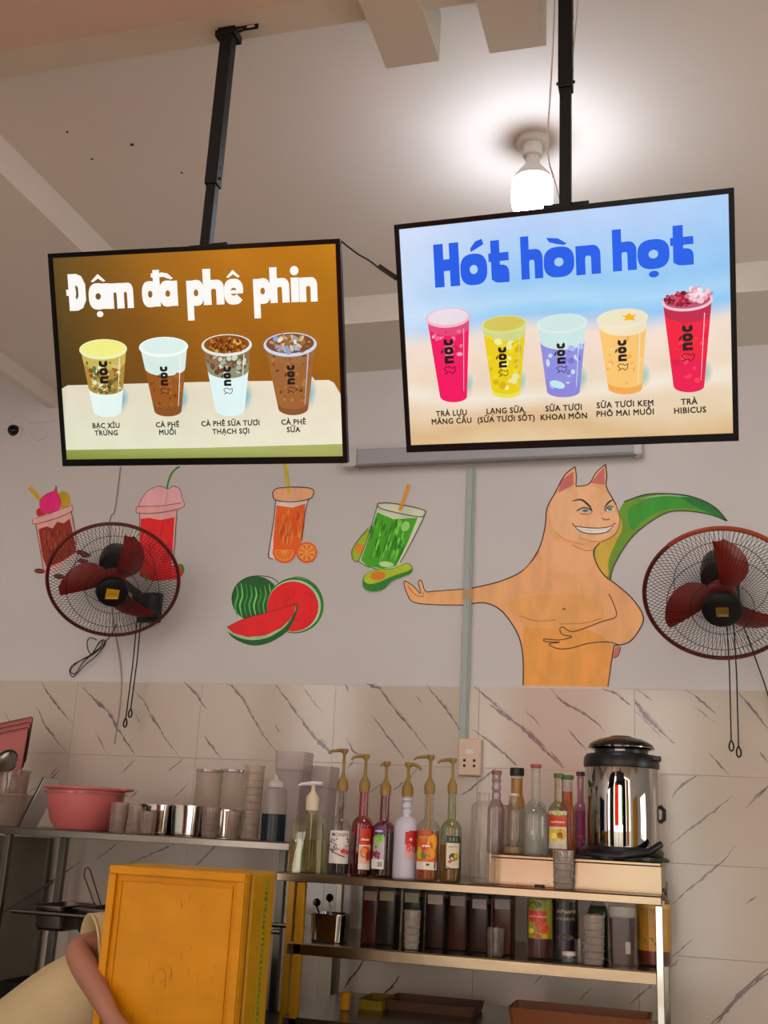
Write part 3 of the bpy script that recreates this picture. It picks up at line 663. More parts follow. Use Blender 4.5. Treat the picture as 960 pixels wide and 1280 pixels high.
cup_art(a, cv, 566, 704, 380, 598, 688, 566, 25, [(0, 'f0e2c0'), (.12, 'f7c470'), (.9, 'f2a850', sh2, 'fbd898')], 'eee6cc', 'ece2c2', specks(['f9d090','eeb056'], .2, .9, 16, 7, 19), lx=637, ly=520, lh=88)
q = cv([(650, 376)])[0]; a.blob([(q[0]+dx*.001, q[1]+dy*.001) for dx, dy in ((-14, 4), (-4, 3), (3, 8), (8, 3), (18, 4), (12, -2), (14, -8), (2, -6), (-8, -7), (-5, -1))], 'f5b414', 3)
cup_art(a, cv, 740, 877, 334, 772, 854, 560, 26, [(0, 'c01f48'), (.14, 'f0143c'), (.6, 'ea0a4c', sh2, 'f4506c')], 'f2c4d0', 'c05070', specks(['f83a50','d80c3c'], .15, .9, 18, 8, 23), lx=811, ly=496, lh=106)
top_specks(a, cv, 790, 328, 40, 17, ['8a0c2c','b01238','5e0a20','d23a5c'], 60, 7, 9); top_specks(a, cv, 838, 316, 32, 18, ['eec8d2','e0a0b4','f4e0e6','d08098'], 40, 9, 2)
for px, py, tx in ((181, 633, 'TRÀ LỰU'), (181, 654, 'MÃNG CẦU'), (324, 626, 'LẠNG SỮA'), (326, 648, '(SỮA TƯƠI SỐT)'), (480, 619, 'SỮA TƯƠI'), (480, 642, 'KHOAI MÔN'), (643, 609, 'SỮA TƯƠI KEM'), (643, 632, 'PHÔ MAI MUỐI'), (814, 602, 'TRÀ'), (816, 625, 'HIBICUS')):
    q = cv([(px, py)])[0]; a.text(tx, q[0], q[1], .0172, TX, .00001, sx=.97, bold=.00045)
a.build('screen_picture', M_scr, RS.root)
# hanging poles
def pole(px_top, px_bot, Y, ztop, label, arm):
    t = P(*px_top, Y); b = P(*px_bot, Y); x = (t.x+b.x)/2; zb_ = b.z-.10
    r = thing('ceiling_pole', label, 'mount', (x, Y, zb_), 'screen hanging poles')
    L = ztop-zb_; mid = L*.42 if not arm else L*.34
    MB().box(-.0125, .0125, -.0125, .0125, 0, mid).build('inner_tube', M_blackmetal, r, bevel=.002)
    m = MB().box(-.016, .016, -.016, .016, mid, L); m.build('outer_tube', M_blackmetal, r, bevel=.002)
    for k in range(6):
        z = mid+.05+k*(L-mid-.1)/6; MB().tube([(.015, 0, z), (.0175, 0, z)], .0035, 8).build('adjusting_hole', M_dark, r)
    m = MB().tube([(-.021, 0, mid+.02), (.021, 0, mid+.02)], .0035, 8); m.build('clamp_bolt', M_blackmetal, r)
    m = MB().box(-.05, .05, .005, .012, -.06, .10); m.build('screen_bracket', M_blackmetal, r, bevel=.001)
    if arm:
        m = MB().box(-.024, .024, -.019, .03, L-.06, L); m.build('top_clamp', M_blackmetal, r, bevel=.002)
        for dz in (-.025, -.05): MB().tube([(.018, -.008, L+dz), (.042, -.008, L+dz)], .005, 8).build('bolt', M_steel2, r)
        m = MB().box(.024, .085, -.012, -.009, L-.055, L-.037); o = m.build('slotted_strap', M_blackmetal, r, bevel=.001)
        MB().box(.055, .075, -.0128, -.0118, L-.049, L-.043).build('strap_slot', mat('slot_pale', 'b8aa98', .6), o)
        MB().box(-.034, -.024, -.012, .012, L-.056, L-.036).build('clamp_ear', M_blackmetal, r, bevel=.002)
    return r
pole((285, 22), (262, 303), 2.09, 3.52, 'black telescopic pole with a slotted strap holding up the brown coffee screen', True)
pole((710, 0), (704, 252), 2.09, 3.70, 'black telescopic pole with loose cables holding up the blue fruit drink screen', False)

# ================================================================ BULB, CABLES, CAMERA, HOUSING
M_bulb = mat('bulb_glow', 'ffffff', .4, emit='e6eeff', es=BULB_STRENGTH)
M_whitepl = mat('white_plastic', 'dcdcd8', .4)
bp_ = PZ(666, 176, ZS)
r = thing('ceiling_bulb', 'glowing white bulb in a ceiling batten holder above the blue menu screen', 'lamp', (bp_.x, bp_.y, ZS))
MB().lathe([(.050, 0), (.050, -.012), (.044, -.018)], 28).build('holder_plate', M_whitepl, r, smooth=True)
MB().lathe([(.030, -.018), (.030, -.055), (.026, -.058)], 24).build('lamp_holder', M_whitepl, r, smooth=True)
MB().lathe([(.021, -.058), (.022, -.085), (.038, -.105), (.056, -.130), (.061, -.145)], 28).build('bulb_base', M_whitepl, r, smooth=True)
MB().lathe([(.061, -.145), (.062, -.175), (.062, -.215), (.058, -.232), (.045, -.246), (.02, -.254), (.001, -.255)], 28).build('bulb_dome', M_bulb, r, smooth=True)
def cable(name, pts, rad, m, label, cat='cable', n=6, k=6, group=None):
    q = []
    P_ = [Vector(p) for p in pts]
    for i in range(len(P_)-1):
        p0, p1, p2, p3 = P_[max(i-1, 0)], P_[i], P_[i+1], P_[min(i+2, len(P_)-1)]
        for j in range(k):
            t = j/k; q.append(.5*((2*p1)+(-p0+p2)*t+(2*p0-5*p1+4*p2-p3)*t*t+(-p0+3*p1-3*p2+p3)*t**3))
    q.append(P_[-1]); o = MB().tube(q, rad, n).build(name, m, smooth=True)
    if label: tag(o, label, cat, group)
    return o
M_wire = mat('white_cable', 'cfc9c0', .5); M_bwire = mat('black_cable', '141416', .5)
cable('power_cable', [P(694, -8, 2.16), P(691, 60, 2.16), P(687, 130, 2.16), P(684, 178, 2.16), P(687, 205, 2.16), P(692, 222, 2.15), P(703, 262, 2.15)], .0022, M_wire, 'pale twin cable hanging down left of the right pole beside the bulb')
cable('power_cable', [P(723, -8, 2.14), P(720, 30, 2.14), P(716, 70, 2.13), P(714, 105, 2.12), P(712, 170, 2.12), P(709, 246, 2.12)], .0016, M_wire, 'thin grey cable running down right behind the right black pole')
cable('signal_cable', [P(425, 300, 2.07), P(436, 309, 2.09), P(448, 318, 2.1), P(462, 326, 2.1), P(478, 338, 2.1), P(499, 350, 2.1)], .0022, M_bwire, 'black cable slung between the two menu screens')
for pp, lab in (([(474, 333), (484, 340), (496, 348)], 'thick black plug end of the cable entering the right screen'),):
    cable('cable_plug', [P(x, y, 2.1-.003) for x, y in pp], .006, M_bwire, lab, 'plug')
cm = P(17, 538, WALL-.03)
r = thing('dome_camera', 'small round black and white security camera high on the left of the wall', 'camera', (cm.x, WALL, cm.z))
m = MB(); m.M = Matrix.Rotation(math.radians(90), 4, 'X'); m.lathe([(.034, 0), (.034, .02), (.030, .028)], 24); m.build('base_ring', M_whitepl, r, smooth=True)
m = MB(); m.M = Matrix.Rotation(math.radians(90), 4, 'X'); m.lathe([(.028, .028), (.026, .04), (.018, .052), (.001, .057)], 24); m.build('lens_dome', mat('camera_black', '08080a', .1), r, smooth=True)
cable('camera_cable', [P(14, 524, WALL-.003), P(20, 520, WALL-.01), P(28, 521, WALL-.01), P(36, 528, WALL-.004), P(56, 528, WALL-.003), P(72, 525, WALL-.003)], .002, M_wire, 'short pale cable with a loose loop above the small security camera')
cable('camera_cable', [P(35, 533, WALL-.003), P(42, 547, WALL-.008), P(48, 551, WALL-.006), P(60, 544, WALL-.003)], .0015, M_wire, 'loose pale wire tail below the loop beside the security camera')
cable('wall_cable', [P(151, 583, WALL-.004), P(148, 605, WALL-.004), P(146, 622, WALL-.004), P(143, 640, WALL-.004), P(137, 658, WALL-.004), P(140, 760, WALL-.004), P(152, 850, WALL-.012), P(143, 930, WALL-.012)], .0028, mat('grey_cable', '9a9290', .5), 'thin grey cable stapled to the wall behind the left fan')
# rolled projection screen case on the wall
s0, s1 = P(433, 588, WALL), P(803, 571, WALL)
r = thing('projection_screen_case', 'long grey rolled projection screen case on the wall below the menu screens', 'screen case', (s0.x, WALL, s0.z))
Lc = s1.x-s0.x
MB().box(.06, Lc-.02, -.055, 0, .004, .075).build('case', mat('case_grey', 'a3a4aa', .5), r, bevel=.006)
for x in (0, Lc-.03): MB().box(x, x+.06 if x == 0 else x+.03, -.06, 0, -.004, .08).build('end_cap', mat('cap_white', 'c4c1bf', .5), r, bevel=.004)
MB().box(.05, Lc-.02, -.058, -.045, -.006, .004).build('bottom_rail', mat('rail_grey', '77756f', .5), r, bevel=.001)
# conduit and socket
c0_, c1_ = P(593.5, 584, WALL), P(579.5, 926, WALL)
r = thing('wall_conduit', 'pale green-grey plastic trunking running down the wall to the socket', 'conduit', (c1_.x+.004, WALL-.011, c1_.z-.002))
Hc = c0_.z-.006-c1_.z
MB().box(-.0155, .0155, -.012, .0, 0, Hc).build('trunking', mat('trunking', 'a9b3ad', .5, noise=.05), r, bevel=.002)
m = MB().box(-.017, .017, -.014, -.010, 0, Hc)
MB().box(.0085, .0100, -.0135, -.0118, 0, Hc).build('lid_seam', mat('seam', '6d7672', .6), r)
for z in (Hc*.86, Hc*.62, Hc*.47): MB().lathe([(.002, 0), (.002, .002)], 8).build('screw', M_dark, r, loc=(.0, -.014, z))
m = MB().box(-.018, .018, -.0145, -.013, Hc*.50, Hc*.535).build('tape_wrap', mat('old_tape', 'b99a72', .5), r)
sk = P(588, 947, WALL-.02)
r = thing('wall_socket', 'beige double wall socket plate below the plastic trunking', 'socket', (sk.x, WALL-.0105, sk.z))
wS, hS = .044, .069
MB().box(-wS, wS, -.026, 0, -hS, hS).build('back_box', mat('socket_beige', 'd9bea6', .4), r, bevel=.003)
MB().box(-wS+.003, wS-.003, -.029, -.026, -hS+.003, hS-.003).build('face_plate', mat('socket_face', 'dcc3ab', .35), r, bevel=.0015)
MB().box(-.016, .016, -.031, -.029, .012, .03).build('switch_rocker', M_whitepl, r, bevel=.001)
for x in (-.019, .019):
    for z in (-.012, -.032):
        o = MB().lathe([(.0058, 0), (.0058, .001)], 10).build('pin_hole', M_dark, r, loc=(x, -.029, z), rot=(math.radians(90), 0, 0))

# ================================================================ WALL FANS
M_cage = mat('fan_wire', '1d1513', .45, .2); M_rim = mat('fan_rim', '5c1a12', .4); M_blade = mat('fan_blade', '8e1d12', .35, trans=.25)
M_motor = mat('fan_motor', '2c2b2a', .45)
def fan(center, R, drop, badge, label, az_off=0, orange=False, spin=20, cords=(), mount=(0, 0)):
    C_ = Vector(center); to = Vector((0, 0, EYE))-C_; az = math.atan2(to.y, to.x)+az_off; el = math.atan2(to.z, math.hypot(to.x, to.y))-math.radians(drop)
    n = Vector((math.cos(az)*math.cos(el), math.sin(az)*math.cos(el), math.sin(el)))
    x = Vector((0, 0, 1)).cross(n).normalized(); y = n.cross(x)
    root = thing('wall_fan', label, 'fan', C_, 'wall fans')
    Rm = Matrix(((x[0], y[0], n[0]), (x[1], y[1], n[1]), (x[2], y[2], n[2]))).to_4x4()
    def B(): m = MB(); m.M = Rm; return m
    # wires
    nw = 100
    for nm, sg, dep, r0 in (('front_guard', 1, .085, .062), ('rear_guard', -1, .10, .07)):
        m = B()
        prof = [(r0, dep), (R*.35, dep*1.0), (R*.6, dep*.86), (R*.82, dep*.55), (R*.95, dep*.22), (R, .005)]
        for k in range(nw):
            a_ = 2*math.pi*(k+(0 if sg > 0 else .5))/nw; tw = .10*sg
            m.tube([(r_*math.cos(a_+tw*(1-r_/R)), r_*math.sin(a_+tw*(1-r_/R)), sg*z) for r_, z in prof], .00105, 3)
        for fr_ in (.62,) if sg < 0 else (.4, .70):
            zz = np.interp(fr_*R, [p[0] for p in prof], [p[1] for p in prof])
            m.tube([(fr_*R*math.cos(t), fr_*R*math.sin(t), sg*(zz+.002)) for t in [2*math.pi*i/48 for i in range(48)]], .0013, 4, closed=True)
        m.build(nm, M_cage, root)
    m = B(); m.tube([(R*math.cos(t), R*math.sin(t), 0) for t in [2*math.pi*i/72 for i in range(72)]], .0075, 8, closed=True); m.build('rim', M_rim, root, smooth=True)
    if orange:
        m = B(); m.tube([((R+.001)*math.cos(t), (R+.001)*math.sin(t), 0) for t in [math.radians(50+i*80/24) for i in range(25)]], .0085, 8); m.build('rim_clip', mat('fan_orange', '9c3a18', .4), root, smooth=True)
    m = B(); m.lathe([(.064, .075), (.066, .088), (.062, .100), (.045, .106), (.001, .107)], 32); m.build('hub_cap', M_dark, root, smooth=True)
    a_ = Art(lambda u, v, h_: tuple(Rm @ Vector((u, v, .1075+h_))), 1.0, .0003, .0)
    if badge == 'yellow':
        a_.poly([(-.026, -.026), (.026, -.02), (.028, .022), (-.022, .024)], 'c79a1c'); a_.poly([(-.015, -.002), (.02, .002), (.021, .006), (-.014, .002)], '7a5a10'); a_.poly([(-.02, -.024), (.024, -.02), (.024, -.012), (-.02, -.016)], 'e2c45a')
    else:
        a_.poly([(-.020, -.018), (.020, -.018), (.020, .018), (-.020, .018)], '6d5420'); a_.poly([(-.014, -.017), (.018, -.017), (.018, -.008), (-.014, -.008)], '93804c')
    a_.build('badge', vcol_mat('badge_print', 0, .4, 0), root)
    m = B(); m.lathe([(.028, -.03), (.05, -.02), (.05, .02), (.03, .03)], 24); m.build('blade_hub', M_blade, root, smooth=True)
    for k in range(3):
        m = B(); base = math.radians(spin+120*k); rings = []
        for i in range(9):
            f_ = i/8; r_ = .04+(R*.84-.04)*f_; w_ = (.03+.085*math.sin(math.pi*min(1, f_*.9+.08))**.8)*(R/.27); sw = .55*f_**1.4; pit = .5-.25*f_
            a0 = base+sw; cx_, cy_ = r_*math.cos(a0), r_*math.sin(a0); tx, ty = -math.sin(a0), math.cos(a0)
            row = []
            for s_, th in ((-1, 0), (-.4, .0022), (.4, .0022), (1, 0), (.4, -.001), (-.4, -.001)):
                row.append((cx_+tx*s_*w_*.5, cy_+ty*s_*w_*.5, s_*w_*.5*math.sin(pit)+th+.012*(1-s_*s_)))
            rings.append(row)
        m.loft(rings); m.build('blade', M_blade, root, smooth=True)
    m = B(); m.lathe([(.05, -.105), (.068, -.11), (.070, -.16), (.064, -.21), (.045, -.235), (.001, -.24)], 32); m.build('motor_housing', M_motor, root, smooth=True)
    # neck, swivel and wall mount: world-aligned
    tail = Rm @ Vector((0, 0, -.16)); wl = Vector((mount[0], WALL-C_.y, mount[1])); k_ = wl+Vector((0, -.10, .0))
    m = MB(); m.tube([tail, tail+Vector((0, .01, -.06)), k_+Vector((0, 0, .02)), k_], .017, 12); m.build('neck', M_motor, root, smooth=True)
    m = MB().box(wl.x-.045, wl.x+.045, k_.y-.012, wl.y-.03, wl.z-.055, wl.z+.035); m.build('switch_box', M_dark, root, bevel=.006)
    m = MB().box(wl.x-.055, wl.x+.05, wl.y-.03, wl.y-.0005, wl.z-.075, wl.z+.055); m.build('wall_bracket', M_dark, root, bevel=.004)
    for (dx, L_) in cords:
        x0 = wl.x+dx; zt = wl.z-.055; m = MB(); m.tube([(x0, k_.y, zt), (x0+.004, k_.y, zt-L_*.5), (x0, k_.y, zt-L_)], .0028, 6)
        m.tube([(x0+.009*math.sin(t)*(.4+.6*math.sin(t/2)), k_.y, zt-L_-.018+.018*math.cos(t)) for t in [2*math.pi*i/14 for i in range(14)]], .0034, 6, closed=True)
        m.build('pull_cord', M_bwire, root, smooth=True)
    return root, wl+C_
FL = P(142, 726, 3.86)
_, ml = fan(FL, 80*depth(FL)/FPX, 30, 'yellow', 'left wall fan with a red brown rim, black wire guard and yellow badge', spin=48, cords=((-.012, .44), (.006, .40)), mount=((P(177, 752, 4.1)-FL).x, (P(177, 752, 4.1)-FL).z))
FR = P(902, 744, 3.72)
_, mr = fan(FR, 94*depth(FR)/FPX, 31, 'brown', 'right wall fan with a red rim, orange clip at the top and black hub', orange=True, spin=60, cords=((-.005, .50), (.019, .52)), mount=((P(908, 735, 4.1)-FR).x, (P(908, 735, 4.1)-FR).z))
qs = [(146, 780), (138, 795), (131, 803), (127, 812), (118, 822), (108, 830), (98, 840), (91, 846), (87, 840), (90, 832), (100, 826), (113, 820), (124, 812), (131, 806), (130, 800), (124, 803), (116, 816), (104, 828), (94, 842), (88, 838), (97, 828), (114, 818), (126, 808), (128, 800), (121, 808), (115, 818), (110, 812), (109, 802), (113, 797), (121, 800)]
cable('fan_power_cord', [P(x, y, WALL-.02-.012*math.sin(i*1.7)) for i, (x, y) in enumerate(qs)], .0022, M_bwire, 'bundled black power cord hanging under the left wall fan', k=5)
cable('fan_power_cord', [P(926, 775, 4.12), P(934, 795, 4.14), P(946, 828, 4.17), P(958, 862, WALL-.02), P(968, 900, WALL-.02)], .0026, M_bwire, 'taut black power cord slanting down right from the right wall fan')

# ================================================================ SHELVES
YR = 3.50; ZR = 1.394                       # right unit: front plane and counter shelf height
M_yel = mat('painted_post_reflection', 'b8860c', .35, .35, noise=.12, nscale=12)  # reflection of the yellow box painted into the colour of the steel posts
M_warmsteel = mat('warm_steel', '85745f', .22, 1.0, noise=.05, nscale=9, bump=.05, bscale=14)
r = thing('steel_shelf_rack', 'stainless steel rack, yellow reflection painted on its front post, holding the syrup bottles and the drinks urn', 'rack', (-.69, 3.8, 0))
def RB(x0, x1, y0, y1, z0, z1, m=None):
    mm = m or MB(); mm.M = Matrix.Translation((.69, -3.8, 0)); return mm.box(x0, x1, y0, y1, z0, z1)
xl, xr, yb_ = -1.325, -.104, 4.12
for nm, zt, th, mt in (('shelf', ZR, .026, M_warmsteel), ('shelf', 1.184, .036, M_warmsteel), ('shelf', .965, .03, M_steel)):
    m = RB(xl if zt == ZR else xl+.05, xr-.021 if zt != ZR else xr-.003, YR-(.006 if zt == ZR else 0), yb_, zt-.003, zt)
    RB(xl if zt == ZR else xl+.05, xr-.021 if zt != ZR else xr-.003, YR-(.006 if zt == ZR else 0), YR+.012, zt-th, zt-.003, m)
    RB(xl+.05, xr-.03, yb_-.012, yb_, zt-th, zt-.003, m)
    m.build(nm, mt, r, bevel=.0015)
pz = ZR-.027
RB(P(371.5, 1110, YR).x, P(381, 1110, YR).x, YR, YR+.024, 0, pz).build('post', M_yel, r, bevel=.002)['label'] = 'steel front post, yellow reflection painted on'
RB(xr-.0215, xr, YR, YR+.024, 0, pz).build('post', M_steel2, r, bevel=.002)
RB(-1.31, -1.285, yb_-.03, yb_-.004, 0, pz).build('post', M_steel, r, bevel=.002)
RB(xr-.024, xr, yb_-.03, yb_-.004, 0, pz+.05).build('post', M_steel, r, bevel=.002)
for px in (500, 640): 
    q = P(px, 1100, YR+.3); RB(q.x-.01, q.x+.01, YR+.02, yb_-.02, 1.184-.030, 1.184-.004).build('shelf_brace', M_steel, r)
# raised steel step on the counter shelf
r2 = thing('steel_step_shelf', 'bright folded steel step raising the back row of bottles and the drinks urn', 'riser', (-.37, 3.78, ZR))
q0, q1 = PZ(610, 1108, ZR), PZ(827, 1120, ZR)
sx0, sx1, ys0 = -.645, -.108, 3.60; sh_ = 1.487-ZR
MB().box(sx0+.37, sx1+.37, ys0-3.78, ys0+.004-3.78, 0, sh_-.012).build('front_face', M_warmsteel, r2, bevel=.001)
MB().box(sx0+.37, sx1+.37, ys0-.004-3.78, 4.08-3.78, sh_-.012, sh_).build('top_shelf', M_warmsteel, r2, bevel=.003)
MB().box(sx0+.37, sx0+.374, ys0+.004-3.78, 4.08-3.78, 0, sh_-.012).build('side_face', M_warmsteel, r2)
MB().box(sx1+.366, sx1+.37, ys0+.004-3.78, 4.08-3.78, 0, sh_-.012).build('side_face', M_warmsteel, r2)
ZT = 1.487
# small stop bar to the right of the rack against the wall
# left rack
YL = 3.60; ZL = 1.486; xl0, xl1 = -2.80, P(362, 1057, YL).x
r = thing('steel_wall_rack', 'dull steel rack on the left carrying the pink basin, cups and steel pans', 'rack', (-2.1, 3.85, 0))
def LB(x0, x1, y0, y1, z0, z1, m=None):
    mm = m or MB(); mm.M = Matrix.Translation((2.1, -3.85, 0)); return mm.box(x0, x1, y0, y1, z0, z1)
M_dullst = mat('dull_steel', '6a655e', .35, 1.0, noise=.08, nscale=6)
m = LB(xl0, xl1, YL, 4.12, ZL-.003, ZL); LB(xl0, xl1, YL-.004, YL+.01, ZL-.026, ZL-.003, m); m.build('shelf', M_steel, r, bevel=.0015)
for x0 in (P(4, 1080, YL).x, ): LB(x0-.012, x0+.012, YL, YL+.024, 0, ZL-.026).build('post', M_dullst, r, bevel=.002)
x0 = P(360, 1110, YL).x; LB(x0, P(368.5, 1110, YL).x, YL, YL+.024, 0, ZL-.026).build('post', M_yel, r, bevel=.002)['label'] = 'steel right front post, yellow reflection painted on'
for x0 in (P(74, 1100, 4.08).x, P(352, 1100, 4.08).x): LB(x0-.014, x0+.014, 4.07, 4.098, 0, ZL-.004).build('post', M_dullst, r, bevel=.002)
zr = P(90, 1140, 3.62).z
xr0, xr1 = P(15, 1140, 3.62).x, P(352, 1140, 3.62).x
m = MB(); m.M = Matrix.Translation((2.1, -3.85, 0)); m.tube([(xr0, 3.62, zr-.012), (xr1, 3.62, zr-.012)], .008, 8); m.build('front_rail', M_dullst, r, smooth=True)
m = MB(); m.M = Matrix.Translation((2.1, -3.85, 0)); m.tube([(xr0, 3.86, zr-.012), (xr1, 3.86, zr-.012)], .008, 8); m.build('rear_rail', M_dullst, r, smooth=True)
m = MB(); m.M = Matrix.Translation((2.1, -3.85, 0)); m.tube([(P(0, 1141, 4.06).x, 4.06, P(0, 1141, 4.06).z), (P(66, 1102, 4.06).x, 4.06, P(66, 1102, 4.06).z)], .007, 8); m.build('diagonal_brace', mat('old_brace', '4a4038', .6), r, smooth=True)
LB(xl0, xl1, YL, 4.1, .86, .88).build('lower_shelf', M_dullst, r)

# ---------------------------------------------------------------- container builders
CL = clear('clear_plastic', 'f2efea', .06, .5, .12, .4); CLG = clear('clear_glass', 'eef0ee', .07, .6, .03, .35); FROST = clear('frosted_plastic', 'ddd6d2', .42, .72, .35, .9)
M_gold = mat('gold_pump_plastic', '94783c', .42, .15)
M_print = vcol_mat('label_print', 0, .35, .03, 60)
def spec(px, ytop, wpx, Y, Zb):
    """plan position, height and radius of an upright vessel standing at depth Y on a surface at Zb"""
    p = P(px, ytop, Y); zz = p.z; q = P(px, ytop, Y)
    # follow the vertical down so the base is under the rim
    return p.x, zz-Zb, wpx/2*depth((p.x, Y, (zz+Zb)/2))/FPX
def vplace(px, ybot, Y, Zb):
    """x where an upright at depth Y on Zb projects to px near row ybot"""
    return P(px, ybot, Y).x
def hgt(px, ytop, Y, Zb): return P(px, ytop, Y).z-Zb
def rad(wpx, px, py, Y): return wpx/2*depth(P(px, py, Y))/FPX
def wrap_art(x, y, R, mode='round'):
    a0 = math.atan2(-y, -x)
    return lambda u, v, h_: ((R+h_)*math.cos(a0+u/R), (R+h_)*math.sin(a0+u/R), v)
def rect_w(a, x0, x1, y0, y1, c, n=8): a.grid(x0, x1, y0, y1, n, 1, lambda u, v: c if isinstance(c, str) else c)
def scribble(a, cx_, cz_, h_, w_, c):
    rg = random.Random(int(abs(cx_)*1e5)+int(cz_*1e4)); x0 = cx_-w_*.32
    while x0 < cx_+w_*.3:
        l = w_*rg.uniform(.05, .12); a.stroke([(x0, cz_-h_*.22), (x0+l*.3, cz_+h_*rg.uniform(.1, .3)), (x0+l, cz_-h_*rg.uniform(-.1, .2))], h_*.16, c, k=2); x0 += l+w_*.035
def fruit_label(a, kind, x0, x1, z0, z1, seed=0):
    rg = random.Random(seed); W_, H_ = x1-x0, z1-z0; X = lambda t: x0+W_*t; Z = lambda t: z0+H_*t
    if kind == 'cherry':        # white label, arched lettering, dotted flowers, cherries
        rect_w(a, x0, x1, z0, z1, 'd9d0cc'); a.text('MONIN', X(.50), Z(.87), H_*.17, '28201e', .0001, sx=.9)
        for i in range(34): a.ell(X(rg.uniform(.04, .42) if i < 24 else rg.uniform(.8, .97)), Z(rg.uniform(.33, .78)), W_*.035, H_*.022, rg.choice(['2a2422', '4d423e', '6d5f5a']), rg.uniform(0, 180), n=8)
        scribble(a, X(.24), Z(.42), H_*.12, W_, '221c1a'); a.stroke([(X(.2), Z(.36)), (X(.5), Z(.27)), (X(.75), Z(.2))], H_*.03, '3a3230')
        a.ell(X(.68), Z(.38), W_*.12, H_*.07, 'c02a20'); a.ell(X(.82), Z(.35), W_*.1, H_*.065, 'd23c28'); a.stroke([(X(.68), Z(.45)), (X(.74), Z(.56)), (X(.82), Z(.42))], H_*.012, '4c6a2c')
    elif kind == 'peach':
        rect_w(a, x0, x1, z0, z1, 'd8b49c'); rect_w(a, x0, x1, Z(.6), z1, 'c22a12'); a.ell(X(.5), Z(.86), W_*.4, H_*.09, '7d7a1c'); scribble(a, X(.5), Z(.72), H_*.10, W_, 'f0e0c8')
        a.ell(X(.55), Z(.42), W_*.42, H_*.14, 'd2571c'); a.ell(X(.45), Z(.45), W_*.22, H_*.08, 'e88a3a'); a.ell(X(.75), Z(.33), W_*.2, H_*.12, 'b8281a'); rect_w(a, X(.05), X(.95), z0, Z(.14), 'd9cfc4')
    elif kind == 'grape':
        rect_w(a, x0, x1, z0, z1, 'b9a8b4'); rect_w(a, x0, x1, Z(.74), z1, '4a2a5c'); scribble(a, X(.5), Z(.87), H_*.1, W_, 'd8c8e0')
        for i in range(16): a.ell(X(rg.uniform(.2, .85)), Z(rg.uniform(.48, .76)), W_*.11, H_*.05, rg.choice(['6fae2c', '86c83e', '5a9a28']), n=12)
        for i in range(10): a.ell(X(rg.uniform(.1, .9)), Z(rg.uniform(.26, .44)), W_*.1, H_*.045, rg.choice(['7a2450', '8f3264', '5c1c48']), n=12)
        rect_w(a, x0, x1, z0, Z(.22), 'd6cfcc'); 
        for i in range(4): rect_w(a, X(.55+.09*i), X(.6+.09*i), Z(.05), Z(.17), '3a3434', 1)
    elif kind == 'apple':
        rect_w(a, x0, x1, Z(.03), Z(.95), 'c99a94'); rect_w(a, x0, x1, Z(.52), Z(.95), 'b8141c'); rect_w(a, X(.25), x1, Z(.9), z1, 'b8141c')
        a.ell(X(.3), Z(.42), W_*.2, H_*.14, 'd83a44'); a.ell(X(.75), Z(.45), W_*.24, H_*.2, 'a81420'); a.ell(X(.4), Z(.7), W_*.12, H_*.05, 'e8a8a0'); a.ell(X(.45), Z(.42), W_*.05, H_*.04, 'e8c0a0')
    elif kind == 'tropical':
        rect_w(a, x0, x1, z0, Z(.88), 'c8620a'); rect_w(a, X(.05), X(.7), Z(.85), z1, 'b8500a')
        a.ell(X(.35), Z(.82), W_*.36, H_*.12, '5a1a10'); scribble(a, X(.36), Z(.82), H_*.08, W_, 'd8b090'); a.ell(X(.75), Z(.7), W_*.24, H_*.2, 'e8a012'); a.ell(X(.35), Z(.55), W_*.2, H_*.14, 'c8380c')
        a.ell(X(.15), Z(.42), W_*.14, H_*.16, 'c8b01a'); a.ell(X(.65), Z(.42), W_*.25, H_*.15, 'd8901a'); a.ell(X(.35), Z(.36), W_*.14, H_*.09, '50701c'); a.ell(X(.45), Z(.6), W_*.2, H_*.03, 'ecd8c8')
        rect_w(a, x0, x1, z0, Z(.2), 'd4c8b8'); a.ell(X(.55), Z(.13), W_*.08, H_*.03, '35402c'); rect_w(a, X(.84), X(.92), Z(.03), Z(.2), '5c4a40', 1)
    elif kind == 'pineapple':
        rect_w(a, x0, x1, z0, z1, '1e2a1c'); rect_w(a, X(.04), X(.96), Z(.03), Z(.78), 'cfc4ac'); rect_w(a, X(.25), X(.75), Z(.84), Z(.95), '6c8a5c', 2)
        scribble(a, X(.5), Z(.66), H_*.1, W_, 'a85a3c'); a.ell(X(.5), Z(.36), W_*.27, H_*.12, '3c4c1c'); a.ell(X(.72), Z(.38), W_*.18, H_*.12, 'c8a818'); a.ell(X(.3), Z(.22), W_*.12, H_*.05, 'b85a3c'); a.stroke([(x0, Z(.1)), (X(.5), Z(0)), (x1, Z(.04))], H_*.02, '1e1c18')
    elif kind == 'sunny':
        rect_w(a, x0, x1, z0, z1, 'cbbf9c'); rect_w(a, x0, x1, Z(.58), Z(.9), 'b8321a'); a.ell(X(.5), Z(.9), W_*.36, H_*.11, '4a8a20'); a.ell(X(.5), Z(.92), W_*.18, H_*.06, '8cc050')
        scribble(a, X(.5), Z(.7), H_*.12, W_, 'ecd8a8'); a.ell(X(.35), Z(.34), W_*.28, H_*.17, 'd8c018'); a.ell(X(.68), Z(.38), W_*.25, H_*.15, 'c89818'); a.ell(X(.62), Z(.36), W_*.12, H_*.08, '7c4a14'); a.ell(X(.33), Z(.34), W_*.13, H_*.08, 'efe070'); rect_w(a, x0, x1, z0, Z(.12), 'bab4a8')
    elif kind == 'berry':
